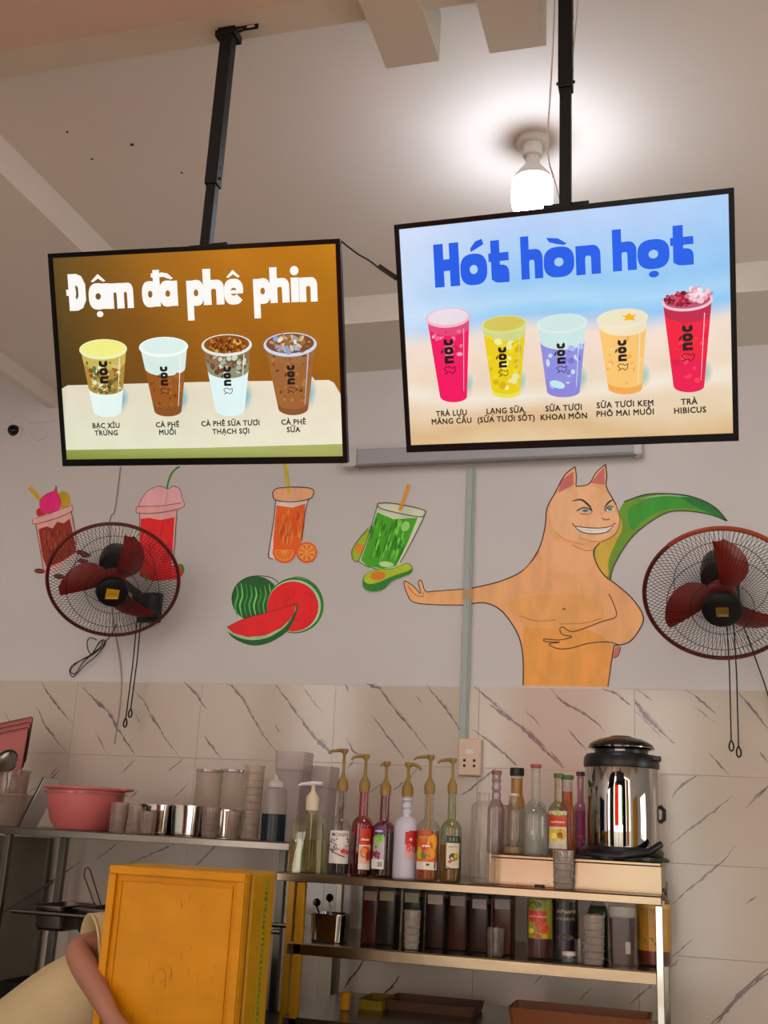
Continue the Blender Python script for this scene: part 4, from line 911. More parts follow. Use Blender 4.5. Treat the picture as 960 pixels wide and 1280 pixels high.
        rect_w(a, x0, x1, z0, z1, '8c2450'); a.ell(X(.3), Z(.65), W_*.25, H_*.16, '6a2ab0'); a.ell(X(.7), Z(.45), W_*.25, H_*.12, 'c83040'); a.ell(X(.5), Z(.25), W_*.4, H_*.09, 'c8a8b8')
    elif kind == 'sauce':
        rect_w(a, x0, x1, z0, z1, '8c8a24'); rect_w(a, X(.04), X(.72), Z(.42), Z(.72), 'b82c1c'); scribble(a, X(.36), Z(.56), H_*.11, W_, 'e0b8a0'); a.ell(X(.3), Z(.86), W_*.25, H_*.09, '2f5a1c')
        for i in range(12): a.ell(X(rg.uniform(.1, .9)), Z(rg.uniform(.06, .36)), W_*.11, H_*.07, rg.choice(['b8a828', 'c85a1c', 'a8321a', '6c8a24', 'd8b83c']), n=12)
        a.ell(X(.55), Z(.28), W_*.18, H_*.14, 'c8341c')
    elif kind == 'darkbrew':
        rect_w(a, x0, x1, z0, z1, '1c1418'); scribble(a, X(.5), Z(.62), H_*.13, W_, '9a8a7c'); scribble(a, X(.5), Z(.5), H_*.11, W_, '8a7a6c'); a.ell(X(.3), Z(.86), W_*.25, H_*.08, '5a6a44'); a.ell(X(.7), Z(.84), W_*.2, H_*.06, '7a6a5a'); a.ell(X(.5), Z(.2), W_*.3, H_*.05, '55483c')
    elif kind == 'amber':
        rect_w(a, x0, x1, z0, z1, 'a8781c'); a.ell(X(.4), Z(.85), W_*.25, H_*.05, '5a3c14'); a.ell(X(.5), Z(.45), W_*.34, H_*.22, 'b88a20'); a.ell(X(.45), Z(.2), W_*.2, H_*.08, '6c6a20'); rect_w(a, x0, x1, Z(.9), z1, 'c09030')
def liquid(col): 
    return mat('liquid_'+col, col, .3, trans=.0, spec=.2, noise=.06, nscale=12)
def bottle(name, label, px, ybot, Y, Zb, ytop, wpx, col=None, fill=.55, sh=.60, nk=.70, nr=.36, cap=None, caph=.05, pump=None, lab=None, opaque=None, ripple=False, group=None, tint=None, cat='bottle', neckfill=None):
    x = vplace(px, ybot, Y, Zb); H = hgt(px-(ybot-ytop)*-.0, ytop, Y, Zb); R = rad(wpx, px, (ytop+ybot)/2, Y)
    root = thing(name, label, cat, (x, Y, Zb), group)
    prof = [(R*.86, 0), (R*.97, H*.012), (R, H*.03), (R, H*sh)]
    for t in (.25, .5, .75, 1.0): prof.append((R*(nr+(1-nr)*math.cos(t*math.pi/2)**.8) if t < 1 else R*nr, H*(sh+(nk-sh)*t)))
    if ripple:
        for k in range(9): prof.append((R*nr*(1+.16*math.sin(k*math.pi*.75)), H*(nk+(.97-nk)*(k+1)/9)))
    prof += [(R*nr*.96, H*.975), (R*nr*1.08, H*.98), (R*nr*1.08, H)]
    gm = opaque or (clear('tint_'+tint, tint, .10, .6, .05, .15) if tint else CLG)
    MB().lathe(prof, 28, caps=(True, False)).build('bottle_body', gm, root, smooth=True)
    if col:
        zf = H*fill; lp = [(R*.82, .003)]+[(r_*.93, z) for r_, z in prof[2:] if z < zf]
        ztop_r = np.interp(zf, [p[1] for p in prof], [p[0] for p in prof])*.93; lp.append((ztop_r, zf))
        MB().lathe(lp, 28).build('liquid', liquid(col), root, smooth=True)
    if neckfill:
        MB().lathe([(R*nr*.5, H*fill), (R*nr*.55, H*.97)], 12).build('dip_tube', mat('tube_'+neckfill, neckfill, .3), root, smooth=True)
    if lab:
        kind, u0, u1, v0, v1 = lab; a = Art(wrap_art(x, Y, R), 1.15, .00012, .0006)
        fruit_label(a, kind, u0*R, u1*R, v0*H, v1*H, seed=int(px)); a.build('paper_label', M_print, root)
    if cap:
        MB().lathe([(R*nr*1.2, H-H*caph*.4), (R*nr*1.22, H), (R*nr*1.18, H+H*caph*.6), (R*nr*1.0, H+H*caph*.62)], 20).build('cap', mat('cap_'+cap, cap, .4), root, smooth=True)
    if pump:
        ptop, sdir, slen, droop = pump; z1 = hgt(px, ptop, Y, Zb)+.004; cr = R*nr
        m = MB().lathe([(cr*1.12, H-.012), (cr*1.22, H+.004), (cr*1.2, H+.018), (cr*.7, H+.032), (cr*.42, H+.040), (cr*.34, H+.05)], 20); m.build('pump_collar', M_gold, root, smooth=True)
        MB().lathe([(cr*.33, H+.045), (cr*.33, z1-.02), (cr*.5, z1-.012)], 12).build('pump_stem', M_gold, root, smooth=True)
        m = MB(); a_ = math.radians(sdir); dx, dy = math.cos(a_), math.sin(a_)
        m.tube([(-dx*.008, -dy*.008, z1-.004), (dx*slen*.4, dy*slen*.4, z1-.004), (dx*slen*.85, dy*slen*.85, z1-.006-droop*.5), (dx*slen, dy*slen, z1-.012-droop)], [.007, .006, .0045, .0035], 10)
        m.lathe([(.009, z1-.014), (.013, z1-.006), (.012, z1+.002), (.002, z1+.003)], 16); m.build('pump_spout', M_gold, root, smooth=True)
    return root
def tumbler(name, label, px, ybot, Y, Zb, ytop, wpx, m=None, taper=.8, stack=0, group=None, rim=True, cat='cup'):
    x = vplace(px, ybot, Y, Zb); H = hgt(px, ytop, Y, Zb); R = rad(wpx, px, ytop, Y); root = thing(name, label, cat, (x, Y, Zb), group); m = m or CL
    rb = R*taper
    MB().lathe([(rb*.2, .002), (rb*.95, .002), (rb, .004), (R*.97, H*.97), (R*1.03, H*.975), (R*1.03, H), (R*.95, H*.995), (rb*.95, .006)], 28, caps=(False, False)).build('cup_wall', m, root, smooth=True)
    for k in range(stack):
        z = H*(k+1)/(stack+1)
        MB().lathe([(R*.9, z-.002), (R*1.01, z), (R*.9, z+.003)], 24, caps=(False, False)).build('stacked_rim', m, root, smooth=True)
    return root
def pan(name, label, px, ybot, Y, Zb, ytop, wpx, dpt=.10, depth_m=None, yaw=0, mt=None, group=None, base=.78):
    x = vplace(px, ybot, Y, Zb); H = hgt(px, ytop, Y, Zb); hx = rad(wpx, px, ytop, Y); hy = dpt/2; mt = mt or M_steel2
    root = thing(name, label, 'pan', (x, Y, Zb), group, rot=(0, 0, math.radians(yaw))); m = MB(); r_ = min(hx, hy)*.3
    out = [m.rrect(0, hx*base, hy*base, r_), m.rrect(.004, hx*base+.003, hy*base+.003, r_), m.rrect(H-.003, hx*.9, hy*.9, r_), m.rrect(H-.003, hx, hy, r_), m.rrect(H, hx, hy, r_), m.rrect(H, hx*.88, hy*.88, r_), m.rrect(.006, hx*base*.95, hy*base*.95, r_)]
    m.loft(out); m.build('pan_body', mt, root, smooth=30)
    return root
def canister(name, label, px, ybot, Y, Zb, ytop, wpx, col, fill=.86, lid='22201e', lab=None, labtxt='', group=None):
    x = vplace(px, ybot, Y, Zb); H = hgt(px, ytop, Y, Zb); hx = rad(wpx, px, ytop, Y); root = thing(name, label, 'canister', (x, Y, Zb), group)
    m = MB(); rr_ = hx*.3
    m.loft([m.rrect(0, hx*.96, hx*.96, rr_), m.rrect(.004, hx, hx, rr_), m.rrect(H*.93, hx, hx, rr_)], caps=True); m.build('canister_wall', clear('dark_clear', 'b8aca0', .05, .22, .2), root, smooth=30)
    m = MB(); m.loft([m.rrect(.004, hx*.93, hx*.93, rr_), m.rrect(H*fill, hx*.93, hx*.93, rr_)]); m.build('drink', liquid(col), root, smooth=30)
    m = MB(); m.loft([m.rrect(H*.93, hx*1.02, hx*1.02, rr_), m.rrect(H, hx*1.02, hx*1.02, rr_)]); m.build('lid', mat('lid_'+lid, lid, .5), root, smooth=30)
    if lab:
        a = Art(lambda u, v, h_: (u, -hx-h_, v), 1.0, .0002, .0008); a.poly([(-hx*.72, H*.76), (hx*.72, H*.76), (hx*.72, H*.92), (-hx*.72, H*.92)], lab)
        for k in range(3): a.stroke([(-hx*.5, H*(.80+.035*k)), (-hx*.1, H*(.802+.035*k)), (hx*(.1+.1*k), H*(.80+.035*k))], H*.006, '6b5f50', k=2)
        a.build('paper_label', M_print, root)
    return root

# ---------------------------------------------------------------- counter shelf, front row
Yf = 3.565
# liquid soap pump bottle, square glass
x = vplace(385, 1090, 3.575, ZR); H = hgt(385, 1022, 3.575, ZR); hx = rad(44, 385, 1060, 3.575)
r = thing('soap_pump_bottle', 'square clear glass pump bottle of pale yellow liquid, leftmost on the counter shelf', 'bottle', (x, 3.575, ZR))
m = MB(); m.loft([m.rrect(0, hx*1.04, hx*.95, hx*.2), m.rrect(H*.9, hx*.94, hx*.85, hx*.25), m.rrect(H, hx*.7, hx*.65, hx*.3), m.rrect(H*1.06, hx*.34, hx*.34, hx*.3), m.rrect(H*1.2, hx*.34, hx*.34, hx*.3)]); m.build('glass_body', clear('soap_glass', 'eef0dc', .08, .6, .03, .3), r, smooth=35)
m = MB(); m.loft([m.rrect(.005, hx*.94, hx*.86, hx*.18), m.rrect(H*.60, hx*.9, hx*.8, hx*.2)]); m.build('soap', clear('soap_liquid', 'ddd8a8', .16, .45, .08, .5), r, smooth=35)
m = MB()
for k in range(6): m.tube([(-hx*.85+hx*.34*k, -hx*.93, .01), (-hx*.78+hx*.31*k, -hx*.86, H*.88)], .0018, 5)
m.build('moulded_rib', clear('rib_glass', 'f6f6e6', .12, .4, .03, .4), r)['kind'] = 'stuff'
zp = hgt(385, 978, 3.575, ZR); M_cream = mat('cream_plastic', 'ddd0b4', .4)
MB().lathe([(hx*.36, H*1.14), (hx*.38, H*1.38), (hx*.2, H*1.46), (hx*.12, H*1.5), (hx*.11, zp-.008)], 18).build('pump_collar', M_cream, r, smooth=True)
m = MB(); m.tube([(hx*.55, 0, zp-.003), (0, 0, zp-.002), (-hx*.7, -.004, zp-.006), (-hx*.85, -.006, zp-.012)], [.006, .008, .005, .004], 10); m.build('pump_head', M_whitepl, r, smooth=True)
MB().lathe([(.0025, .01), (.0025, H*1.1)], 8).build('dip_tube', M_cream, r)

GP = 'pump bottles on the counter shelf'
bottle('syrup_bottle', 'dark syrup bottle with white flowered MONIN label and gold pump', 422, 1093, Yf, ZR, 984, 29, '1c120e', .36, .50, .68, .40, pump=(938, 184, .055, .004), lab=('cherry', -.95, .95, .13, .50), group=GP, neckfill='6a3c34')
bottle('syrup_bottle', 'deep red syrup bottle with peach and orange label and gold pump', 450, 1096, Yf, ZR, 985, 27, '4a0614', .44, .56, .68, .42, pump=(945, 186, .05, .006), lab=('peach', -.25, .95, .08, .54), group=GP, tint='e0707c', neckfill='a81c2c')
bottle('syrup_bottle', 'near-black grape syrup bottle with green grapes on a purple label', 477, 1098, Yf, ZR, 990, 29, '1a1014', .54, .56, .66, .40, pump=(954, 205, .02, .003), lab=('grape', -.95, .1, .10, .60), group=GP, tint='d07a88', neckfill='7a1c2c')
bottle('syrup_bottle', 'opaque white ribbed-neck bottle with red apple label and gold pump', 505, 1100, Yf, ZR, 991, 30, sh=.62, nk=.72, nr=.40, pump=(955, -12, .045, .010), lab=('apple', -.05, 1.15, .22, .56), opaque=mat('white_bottle', 'c6c4d2', .35), ripple=True, group=GP)
bottle('syrup_bottle', 'orange syrup bottle with yellow and red tropical fruit label', 533, 1102, Yf, ZR, 988, 30, 'a84a08', .55, .56, .68, .38, pump=(946, 188, .055, .004), lab=('tropical', -.95, .85, .12, .55), group=GP, neckfill='a87a34')
bottle('syrup_bottle', 'amber pineapple syrup bottle with cream and dark green label', 562, 1104, Yf, ZR, 988, 27, '9c5c10', .40, .56, .68, .38, pump=(950, 188, .05, .004), lab=('pineapple', -.45, .95, .14, .50), group=GP, tint='d6e0c4', neckfill='a8882c')
bottle('empty_bottle', 'tall empty clear plastic bottle right of the pump bottles', 603, 1109, 3.56, ZR, 990, 33, sh=.82, nk=.90, nr=.42, opaque=CL)
for k, (px, w_) in enumerate(((704, 27),)):
    x = vplace(px, 1112, 3.555, ZR); r = tumbler('plastic_cup_stack', 'stack of clear ribbed plastic cups in front of the steel step', px, 1112, 3.555, ZR, 1063, w_, clear('cup_stack', 'e4dcd4', .28, .7, .15, .8), .86, 5)
# ---------------------------------------------------------------- on the steel step
Yb = 3.66
bottle('glass_bottle', 'clear ripple-necked bottle with a pink cap left of the yellow drink', 619, 1066, 3.70, ZT, 966, 21, sh=.52, nk=.66, nr=.52, cap='9c5560', ripple=True, opaque=clear('pinkish_glass', 'd8c8cc', .28, .8, .05))
bottle('juice_bottle', 'yellow orange drink bottle with a black cap behind the clear jars', 645, 1068, 3.74, ZT, 966, 21, 'c2860c', .93, .62, .72, .72, cap='171512', caph=.10)
bottle('small_clear_jar', 'small clear jar with narrow lid in front of the yellow drink', 641, 1068, 3.64, ZT, 994, 22, sh=.72, nk=.84, nr=.5, cap='c9bfb4', opaque=CLG, cat='jar', col='b08a5c', fill=.12)
bottle('glass_carafe', 'tall clear glass carafe with a red rimmed top', 669, 1069, 3.70, ZT, 958, 34, sh=.42, nk=.62, nr=.34, cap='a84a50', caph=.04)
bottle('glass_bottle', 'wide clear empty bottle in front of the red topped carafe', 667, 1069, 3.63, ZT, 1002, 38, sh=.70, nk=.96, nr=.40, opaque=CLG)
bottle('glass_bottle', 'clear wide jar behind the empty bottles at the left end of the step', 630, 1067, 3.76, ZT, 1006, 26, sh=.85, nk=.93, nr=.7, opaque=clear('rosy_glass', 'dcc0b8', .3, .8, .05))
bottle('juice_bottle', 'juice bottle with a green cap and sunflower coloured fruit label', 698, 1070, 3.63, ZT, 970, 25, 'a4481a', .30, .56, .68, .42, cap='4c6a3c', lab=('sunny', -1.1, .9, .10, .56), tint='d8cfae')
bottle('juice_bottle', 'orange juice bottle with a green cap behind the fruit label bottle', 709, 1071, 3.71, ZT, 972, 21, 'c45a0c', .82, .55, .66, .66, cap='4f7040')
bottle('juice_bottle', 'purple labelled clear bottle beside the drinks urn', 726, 1072, 3.84, ZT, 968, 22, '6a2038', .2, .5, .66, .42, cap='4a3038', lab=('berry', -1, 1, .1, .55), tint='d8b8cc')
# drinks urn
px, Y = 776, 3.74
x = vplace(778, 1062, Y, ZT); H = hgt(776, 938, Y, ZT); R = rad(93, 776, 1000, Y)
r = thing('drinks_urn', 'large polished steel insulated drinks urn with black lid and base', 'urn', (x, Y, ZT))
MB().lathe([(R*1.0, .012), (R*1.06, .016), (R*1.08, .028), (R*1.0, .040)], 40, caps=(True, True)).build('base_ring', M_dark, r, smooth=True)
MB().lathe([(R*1.25*.9, .0), (R*1.16, .002), (R*1.16, .012), (R*1.1, .014)], 40).build('swivel_foot', M_dark, r, smooth=True)
MB().lathe([(R*.965, .038), (R*.975, .042), (R*.975, H*.84), (R*.965, H*.845)], 64).build('steel_body', mat('mirror_steel', 'b4b2b0', .035, 1.0), r, smooth=True)
MB().lathe([(R*1.0, H*.835), (R*1.01, H*.85), (R*1.0, H*.92), (R*.93, H*.955), (R*.7, H*.965)], 48).build('collar_band', M_dark, r, smooth=True)
MB().lathe([(R*.70, H*.955), (R*.72, H*.99), (R*.70, H*1.01)], 40).build('lid_neck', M_dark, r, smooth=True)
MB().lathe([(R*.80, H*1.005), (R*.86, H*1.02), (R*.87, H*1.035), (R*.82, H*1.06), (R*.6, H*1.10), (R*.3, H*1.125), (R*.28, H*1.132), (.001, H*1.135)], 48).build('lid_dome', mat('gloss_black', '141214', .15), r, smooth=True)
MB().lathe([(R*.885, H*1.018), (R*.89, H*1.026), (R*.87, H*1.03)], 48, caps=(False, False)).build('lid_trim', M_steel2, r, smooth=True)
m = MB().box(-.015, .018, -R*.78, -R*.70, H*.975, H*.995); m.build('catch', M_whitepl, r, bevel=.002)
m = MB(); m.tube([(-R*.9, -R*.75, .012), (0, -R*1.16, .012), (R*.7, -R*.98, .028), (R*1.02, -R*.7, .055)], [.010, .012, .012, .010], 12); m.build('tilt_lever', M_dark, r, smooth=True)
m = MB().box(-R*1.25, R*1.2, -R*.9, R*.6, -.0, .008); m.build('foot_plate', M_dark, r, bevel=.003)
m = MB(); m.tube([(R*.98, 0, H*.35), (R*1.09, 0, H*.38), (R*1.10, 0, H*.46), (R*.98, 0, H*.50)], .007, 8); m.build('side_handle', M_dark, r, smooth=True)
MB().box(R*.80, R*1.06, -R*.5, -R*.1, H*.90, H*.945).build('hinge_tab', M_dark, r, bevel=.003)

# ---------------------------------------------------------------- middle shelf
ZM = 1.184; Ym = 3.66
pan('steel_pot', 'steel food pan holding spoons at the left end of the middle shelf', 412, 1180, 3.60, ZM, 1141, 46, .13, base=.80)
pz_ = hgt(412, 1141, 3.60, ZM)
for px, py, lab_ in ((396, 1128, 'steel ladle with round bowl leaning left in the food pan'), (412, 1122, 'steel spoon leaning right in the food pan on the middle shelf')):
    x = vplace(412, 1180, 3.60, ZM); e = P(px, py, 3.60); s_ = 1 if px > 400 else -1
    m = MB(); m.tube([(x+s_*.012, 3.60, ZM+.012), (e.x, 3.60, e.z-.012)], .0035, 8); m.M = Matrix.Translation((e.x, 3.60, e.z)); m.lathe([(.002, -.014), (.011, -.008), (.014, 0), (.011, .008), (.002, .013)], 16)
    m.M = Matrix.Identity(4); tag(m.build('ladle' if px < 400 else 'serving_spoon', M_steel2, smooth=True), lab_, 'ladle' if px < 400 else 'spoon')
GC = 'lidded syrup canisters on the middle shelf'
for px, yb, yt, w_, col, lab, L_ in (
    (463, 1184, 1108, 22, '5a1418', '8c6c58', 'red brown lidded canister, leftmost of the syrup canisters'),
    (484, 1186, 1108, 25, '1a1c1a', '8c7a48', 'black drink canister with a mustard coloured label'),
    (515, 1188, 1110, 24, '0c2a20', '7c7a50', 'dark green canister behind a clear cup stack'),
    (545, 1191, 1112, 26, '3a1a26', '9c8c80', 'purple brown canister with a pale label, right of the dark green one'),
    (573, 1194, 1114, 25, '5a2410', '75685c', 'orange brown canister with a dull grey label'),
    (600, 1196, 1118, 24, '4a2418', '8a7c70', 'rust brown canister with pale label behind the small cup'),
    (629, 1198, 1118, 26, '7a2c08', '7a6e64', 'bright rust orange canister, rightmost of the syrup canisters')):
    canister('syrup_canister', L_, px, yb, Ym, ZM, yt, w_, col, lab=lab, group=GC)
tumbler('plastic_cup_stack', 'stack of clear cups before the dark green canister', 514, 1187, 3.56, ZM, 1138, 21, clear('cup_stack', 'e4dcd4', .28, .7, .15, .8), .82, 4)
tumbler('plastic_cup', 'small squat clear cup before the rust orange canisters', 619, 1197, 3.55, ZM, 1160, 22, None, .85, 1)
bottle('sauce_bottle', 'dark red sauce bottle with a red and yellow fruit label', 675, 1201, 3.62, ZM, 1108, 34, '48120a', .80, .80, .92, .5, lab=('sauce', -1, 1, .28, .82), cap='30100c')
bottle('sauce_bottle', 'black sauce bottle with grey lettering beside the red labelled sauce', 707, 1204, 3.64, ZM, 1106, 34, '140c10', .86, .84, .94, .6, lab=('darkbrew', -1, 1, .15, .95), cap='141012')
r = thing('small_lidded_jar', 'tiny white topped jar in front of the black sauce bottle', 'jar', (vplace(711, 1204, 3.545, ZM), 3.545, ZM))
MB().lathe([(.018, 0), (.019, .003), (.019, .022)], 20).build('jar_body', CLG, r, smooth=True); MB().lathe([(.0205, .022), (.0205, .031), (.018, .033)], 20).build('jar_lid', mat('cap_white2', 'c8bfb8', .4), r, smooth=True)
bottle('green_bottle', 'dark green bottle half hidden by the clear cup stack', 748, 1207, 3.66, ZM, 1120, 28, '0c3018', .85, .7, .9, .5, cap='0c1410')
tumbler('plastic_cup_stack', 'tall stack of clear cups at the right of the middle shelf', 742, 1208, 3.55, ZM, 1144, 28, clear('cup_stack', 'e4dcd4', .28, .7, .15, .8), .86, 6)
tumbler('measuring_scoop', 'slim clear measuring cup left of the tall cup stack', 724, 1205, 3.555, ZM, 1174, 12, None, .9, cat='scoop')
# dark red drink in a clear jug
px = 779; x = vplace(px, 1210, 3.60, ZM); H = hgt(px, 1133, 3.60, ZM); R = rad(34, px, 1150, 3.60)
r = thing('juice_jug', 'clear rectangular jug of dark red drink near the right post', 'jug', (x, 3.60, ZM)); m = MB()
m.loft([m.rrect(0, R*.88, R*.88, R*.3), m.rrect(H, R, R, R*.3)], caps=True); m.build('jug_wall', CL, r, smooth=30)
m = MB(); m.loft([m.rrect(.004, R*.83, R*.83, R*.28), m.rrect(H*.8, R*.92, R*.92, R*.28)]); m.build('drink', liquid('3c060a'), r, smooth=30)
a = Art(lambda u, v, h_: (u, -R*.95-h_, v), 1.0, .0002, .0012); a.poly([(R*.25, H*.22), (R*.6, H*.22), (R*.6, H*.42), (R*.25, H*.42)], '9a9088'); a.build('sticker', M_print, r)
bottle('juice_bottle', 'large amber juice bottle with a yellow label behind the right steel post', 818, 1213, 3.68, ZM, 1112, 44, '6c2408', .90, .86, .94, .6, lab=('amber', -1.1, 1.1, .20, .82), cap='4a1c0c')
# ---------------------------------------------------------------- bottom shelf
tumbler('yellow_cup', 'small yellow cup on the lowest visible shelf', 431, 1262, 3.72, .965, 1240, 15, mat('yellow_plastic', 'b8860c', .4), .8)
M_box = mat('brown_carton', '6b4426', .6, noise=.1)
for px0, px1, yb, yt, Y, c, L_ in ((455, 485, 1262, 1246, 3.85, '8a7018', 'olive yellow box on the lowest visible shelf'), (487, 600, 1270, 1250, 3.9, '5a4030', 'long brown tray on the lowest visible shelf'), (640, 815, 1285, 1262, 3.75, '7c4622', 'orange brown tray at the right of the lowest visible shelf')):
    a_, b_ = P(px0, yb, Y), P(px1, yb, Y); h_ = hgt((px0+px1)/2, yt, Y, .965); r = thing('storage_tray', L_, 'tray', ((a_.x+b_.x)/2, Y, .965)); w_ = (b_.x-a_.x)/2
    m = MB(); m.loft([m.rrect(0, w_*.95, .08, .01), m.rrect(h_, w_, .09, .012), m.rrect(h_, w_*.97, .082, .01), m.rrect(.004, w_*.92, .074, .01)]); m.build('tray_body', mat('tray_'+c, c, .5), r, smooth=30)
# ================================================================ LEFT SHELF THINGS
# pink basin
x = vplace(100, 1030, 3.72, ZL); H = hgt(100, 986, 3.72, ZL); R = rad(100, 100, 1000, 3.72)
M_pink = mat('pink_plastic', 'cc6c6a', .4, trans=.1)
r = thing('pink_basin', 'translucent pink plastic basin with clear rim on the left shelf', 'basin', (x, 3.74, ZL))
MB().lathe([(R*.60, 0), (R*.66, .002), (R*.80, H*.22), (R*.90, H*.5), (R*.94, H*.8), (R*.95, H*.97), (R*1.06, H*.985), (R*1.07, H*1.04), (R*1.02, H*1.04), (R*.93, H), (R*.90, H*.8), (R*.78, H*.25), (R*.6, .006)], 48, caps=(True, True)).build('bowl', M_pink, r, smooth=True)
m = MB().box(R*.95, R*1.22, -.03, .03, H*.99, H*1.05); m.build('grip_tab', M_pink, r, bevel=.004)
MB().lathe([(R*.96, H*.86), (R*1.03, H*.88), (R*1.02, H*.92)], 48, caps=(False, False)).build('clear_rim', CL, r, smooth=True)
M_cup2 = clear('misty_plastic', 'e6dad2', .22, .6, .15, .8)
for px, yt, w_, L_, st in ((146, 1003, 24, 'clear plastic cup right beside the pink basin', 2), (168, 1008, 22, 'hazy clear cup, second to the right of the pink basin', 2), (183, 1014, 22, 'squat clear cup in front of the first steel pan', 1), (262, 1008, 24, 'ribbed clear cup stack in front of the second steel pan', 4), (289, 1014, 20, 'low clear cup left of the tall cup tower', 1)):
    tumbler('plastic_cup', L_, px, 1045, 3.64 if px > 180 else 3.66, ZL, yt, w_, M_cup2, .85, st)
pan('steel_pan', 'small polished steel pan, left of the pair on the shelf', 199, 1042, 3.74, ZL, 1006, 44, .14, group='steel pans on the left shelf')
pan('steel_pan', 'small polished steel pan, right of the pair on the shelf', 236, 1044, 3.74, ZL, 1007, 42, .14, group='steel pans on the left shelf')
pan('steel_pan', 'third steel pan mostly hidden behind the clear cups', 282, 1046, 3.84, ZL, 1012, 32, .10, group='steel pans on the left shelf')
for px, w_, L_ in ((255, 33, 'tall hazy plastic canister behind the second steel pan'), (287, 35, 'tall hazy plastic canister between the second pan and the cup tower')):
    x = vplace(px, 1045, 3.92, ZL); H = hgt(px, 962, 3.92, ZL); R = rad(w_, px, 1000, 3.92); r = thing('plastic_canister', L_, 'canister', (x, 3.92, ZL))
    MB().lathe([(R*.94, 0), (R, .004), (R, H*.97)], 32, caps=(True, False)).build('canister_wall', clear('hazy_canister', 'ece4dc', .2, .55, .2, .85), r, smooth=True)
    MB().lathe([(R*1.04, H*.965), (R*1.04, H), (R*.6, H*1.002)], 32).build('lid', clear('hazy_lid', 'cfc5ba', .5, .8, .2), r, smooth=True)
tumbler('plastic_cup_tower', 'tall tower of nested clear cups left of the blue squeeze bottle', 311, 1052, 3.68, ZL, 957, 26, clear('tower_plastic', 'f2ece6', .16, .6, .08, .8), .86, 9)
# squeeze bottle with dark blue liquid
x = vplace(341, 1054, 3.68, ZL); H = hgt(341, 984, 3.68, ZL); R = rad(32, 341, 1030, 3.68)
r = thing('squeeze_bottle', 'frosted squeeze bottle half full of dark blue liquid', 'bottle', (x, 3.68, ZL))
MB().lathe([(R*.95, 0), (R, .004), (R, H*.86), (R*.86, H*.97), (R*.6, H)], 28, caps=(True, True)).build('bottle_body', FROST, r, smooth=True)
MB().lathe([(R*1.005, .001), (R*1.008, H*.50)], 28).build('liquid', mat('blue_black_liquid', '1a2530', .25), r, smooth=True)
MB().lathe([(R*.66, H), (R*.66, H*1.10), (R*.3, H*1.14), (R*.12, H*1.34), (R*.06, H*1.35)], 20).build('nozzle_cap', mat('nozzle_white', 'c9c0bb', .4), r, smooth=True)
# tall frosted bins at the shelf end
for k, (px, yt, w_, Y, L_) in enumerate(((366, 940, 38, 3.72, 'tall frosted plastic bin with a deep rim behind the squeeze bottle'), (396, 958, 42, 3.90, 'tall frosted plastic bin behind the soap pump bottle'))):
    Zb = ZL if k == 0 else ZR
    x = P(px-3, 1050, Y).x; H = hgt(px, yt, Y, Zb); hx = rad(w_, px, 1000, Y); r = thing('frosted_bin', L_, 'bin', (x, Y, Zb)); m = MB()
    if k == 0: x = min(x, xl1-hx*.9); r.location.x = x
    m.loft([m.rrect(0, hx*.86, hx*.86, hx*.2), m.rrect(H*.80, hx*.95, hx*.95, hx*.2)], caps=True); m.build('bin_wall', clear('bin_plastic', 'dcd2d0', .28, .5, .3, .9), r, smooth=30)
    m = MB(); m.loft([m.rrect(H*.79, hx*1.0, hx*1.0, hx*.2), m.rrect(H, hx*1.03, hx*1.03, hx*.2)], caps=False); m.build('bin_rim', clear('bin_rim', 'dcd2d0', .40, .6, .3, .9), r, smooth=30)
# far left: tilted pink trays in a wire stand, bowls, jug
o = PZ(2, 1030, ZL+.0)
r = thing('pink_tray_stack', 'tilted pink plastic trays with dark edges at the far left of the shelf', 'trays', (P(0, 1010, 3.85).x, 3.9, ZL))
for k in range(3):
    m = MB(); q = P(8+k*3, 944-k*7, 3.86+.03*k); m.M = Matrix.Translation((q.x-r.location.x, q.y-3.9, q.z-ZL)) @ Matrix.Rotation(math.radians(-12), 4, 'Y') @ Matrix.Rotation(math.radians(70), 4, 'X')
    w_, h_ = .085, .10; m.loft([m.rrect(0, w_, h_, .012), m.rrect(.006, w_+.004, h_+.004, .014), m.rrect(.006, w_-.002, h_-.002, .012), m.rrect(.002, w_-.004, h_-.004, .012)]); m.build('tray', mat('pink_tray', 'b86a68', .4), r, smooth=30)
    m.__init__(); m.M = Matrix.Translation((q.x-r.location.x, q.y-3.9, q.z-ZL)) @ Matrix.Rotation(math.radians(-12), 4, 'Y') @ Matrix.Rotation(math.radians(70), 4, 'X')
    m.tube(m.rrect(.007, w_+.003, h_+.003, .014), .0018, 6, closed=True); m.build('tray_edge', mat('maroon_edge', '3a1414', .4), r)
m = MB(); q0 = Vector((0, 0, 0))
for dx in (-.05, .06): m.tube([(dx, -.06, 0), (dx, -.06, .05), (dx, .05, .10), (dx, .05, 0)], .003, 6)
m.tube([(-.05, -.06, .05), (.06, -.06, .05)], .003, 6); m.tube([(-.05, .05, .1), (.06, .05, .1)], .003, 6); m.build('wire_stand', M_blackmetal, r)
q = P(9, 953, 3.70)
r = thing('steel_strainer', 'round steel strainer cup hanging before the pink trays', 'strainer', (P(9, 985, 3.70).x, 3.74, ZL))
m = MB(); m.M = Matrix.Translation((q.x-r.location.x, q.y-3.74, q.z-ZL)) @ Matrix.Rotation(math.radians(65), 4, 'X'); m.lathe([(.028, 0), (.045, .006), (.050, .012), (.046, .012), (.030, -.02), (.015, -.026), (.001, -.028)], 28); m.build('bowl', M_steel, r, smooth=True)
m = MB(); m.tube([(q.x-r.location.x, -.02, q.z-ZL-.03), (0, -.01, .04), (0, 0, 0)], .004, 8); m.build('handle', M_steel, r, smooth=True)
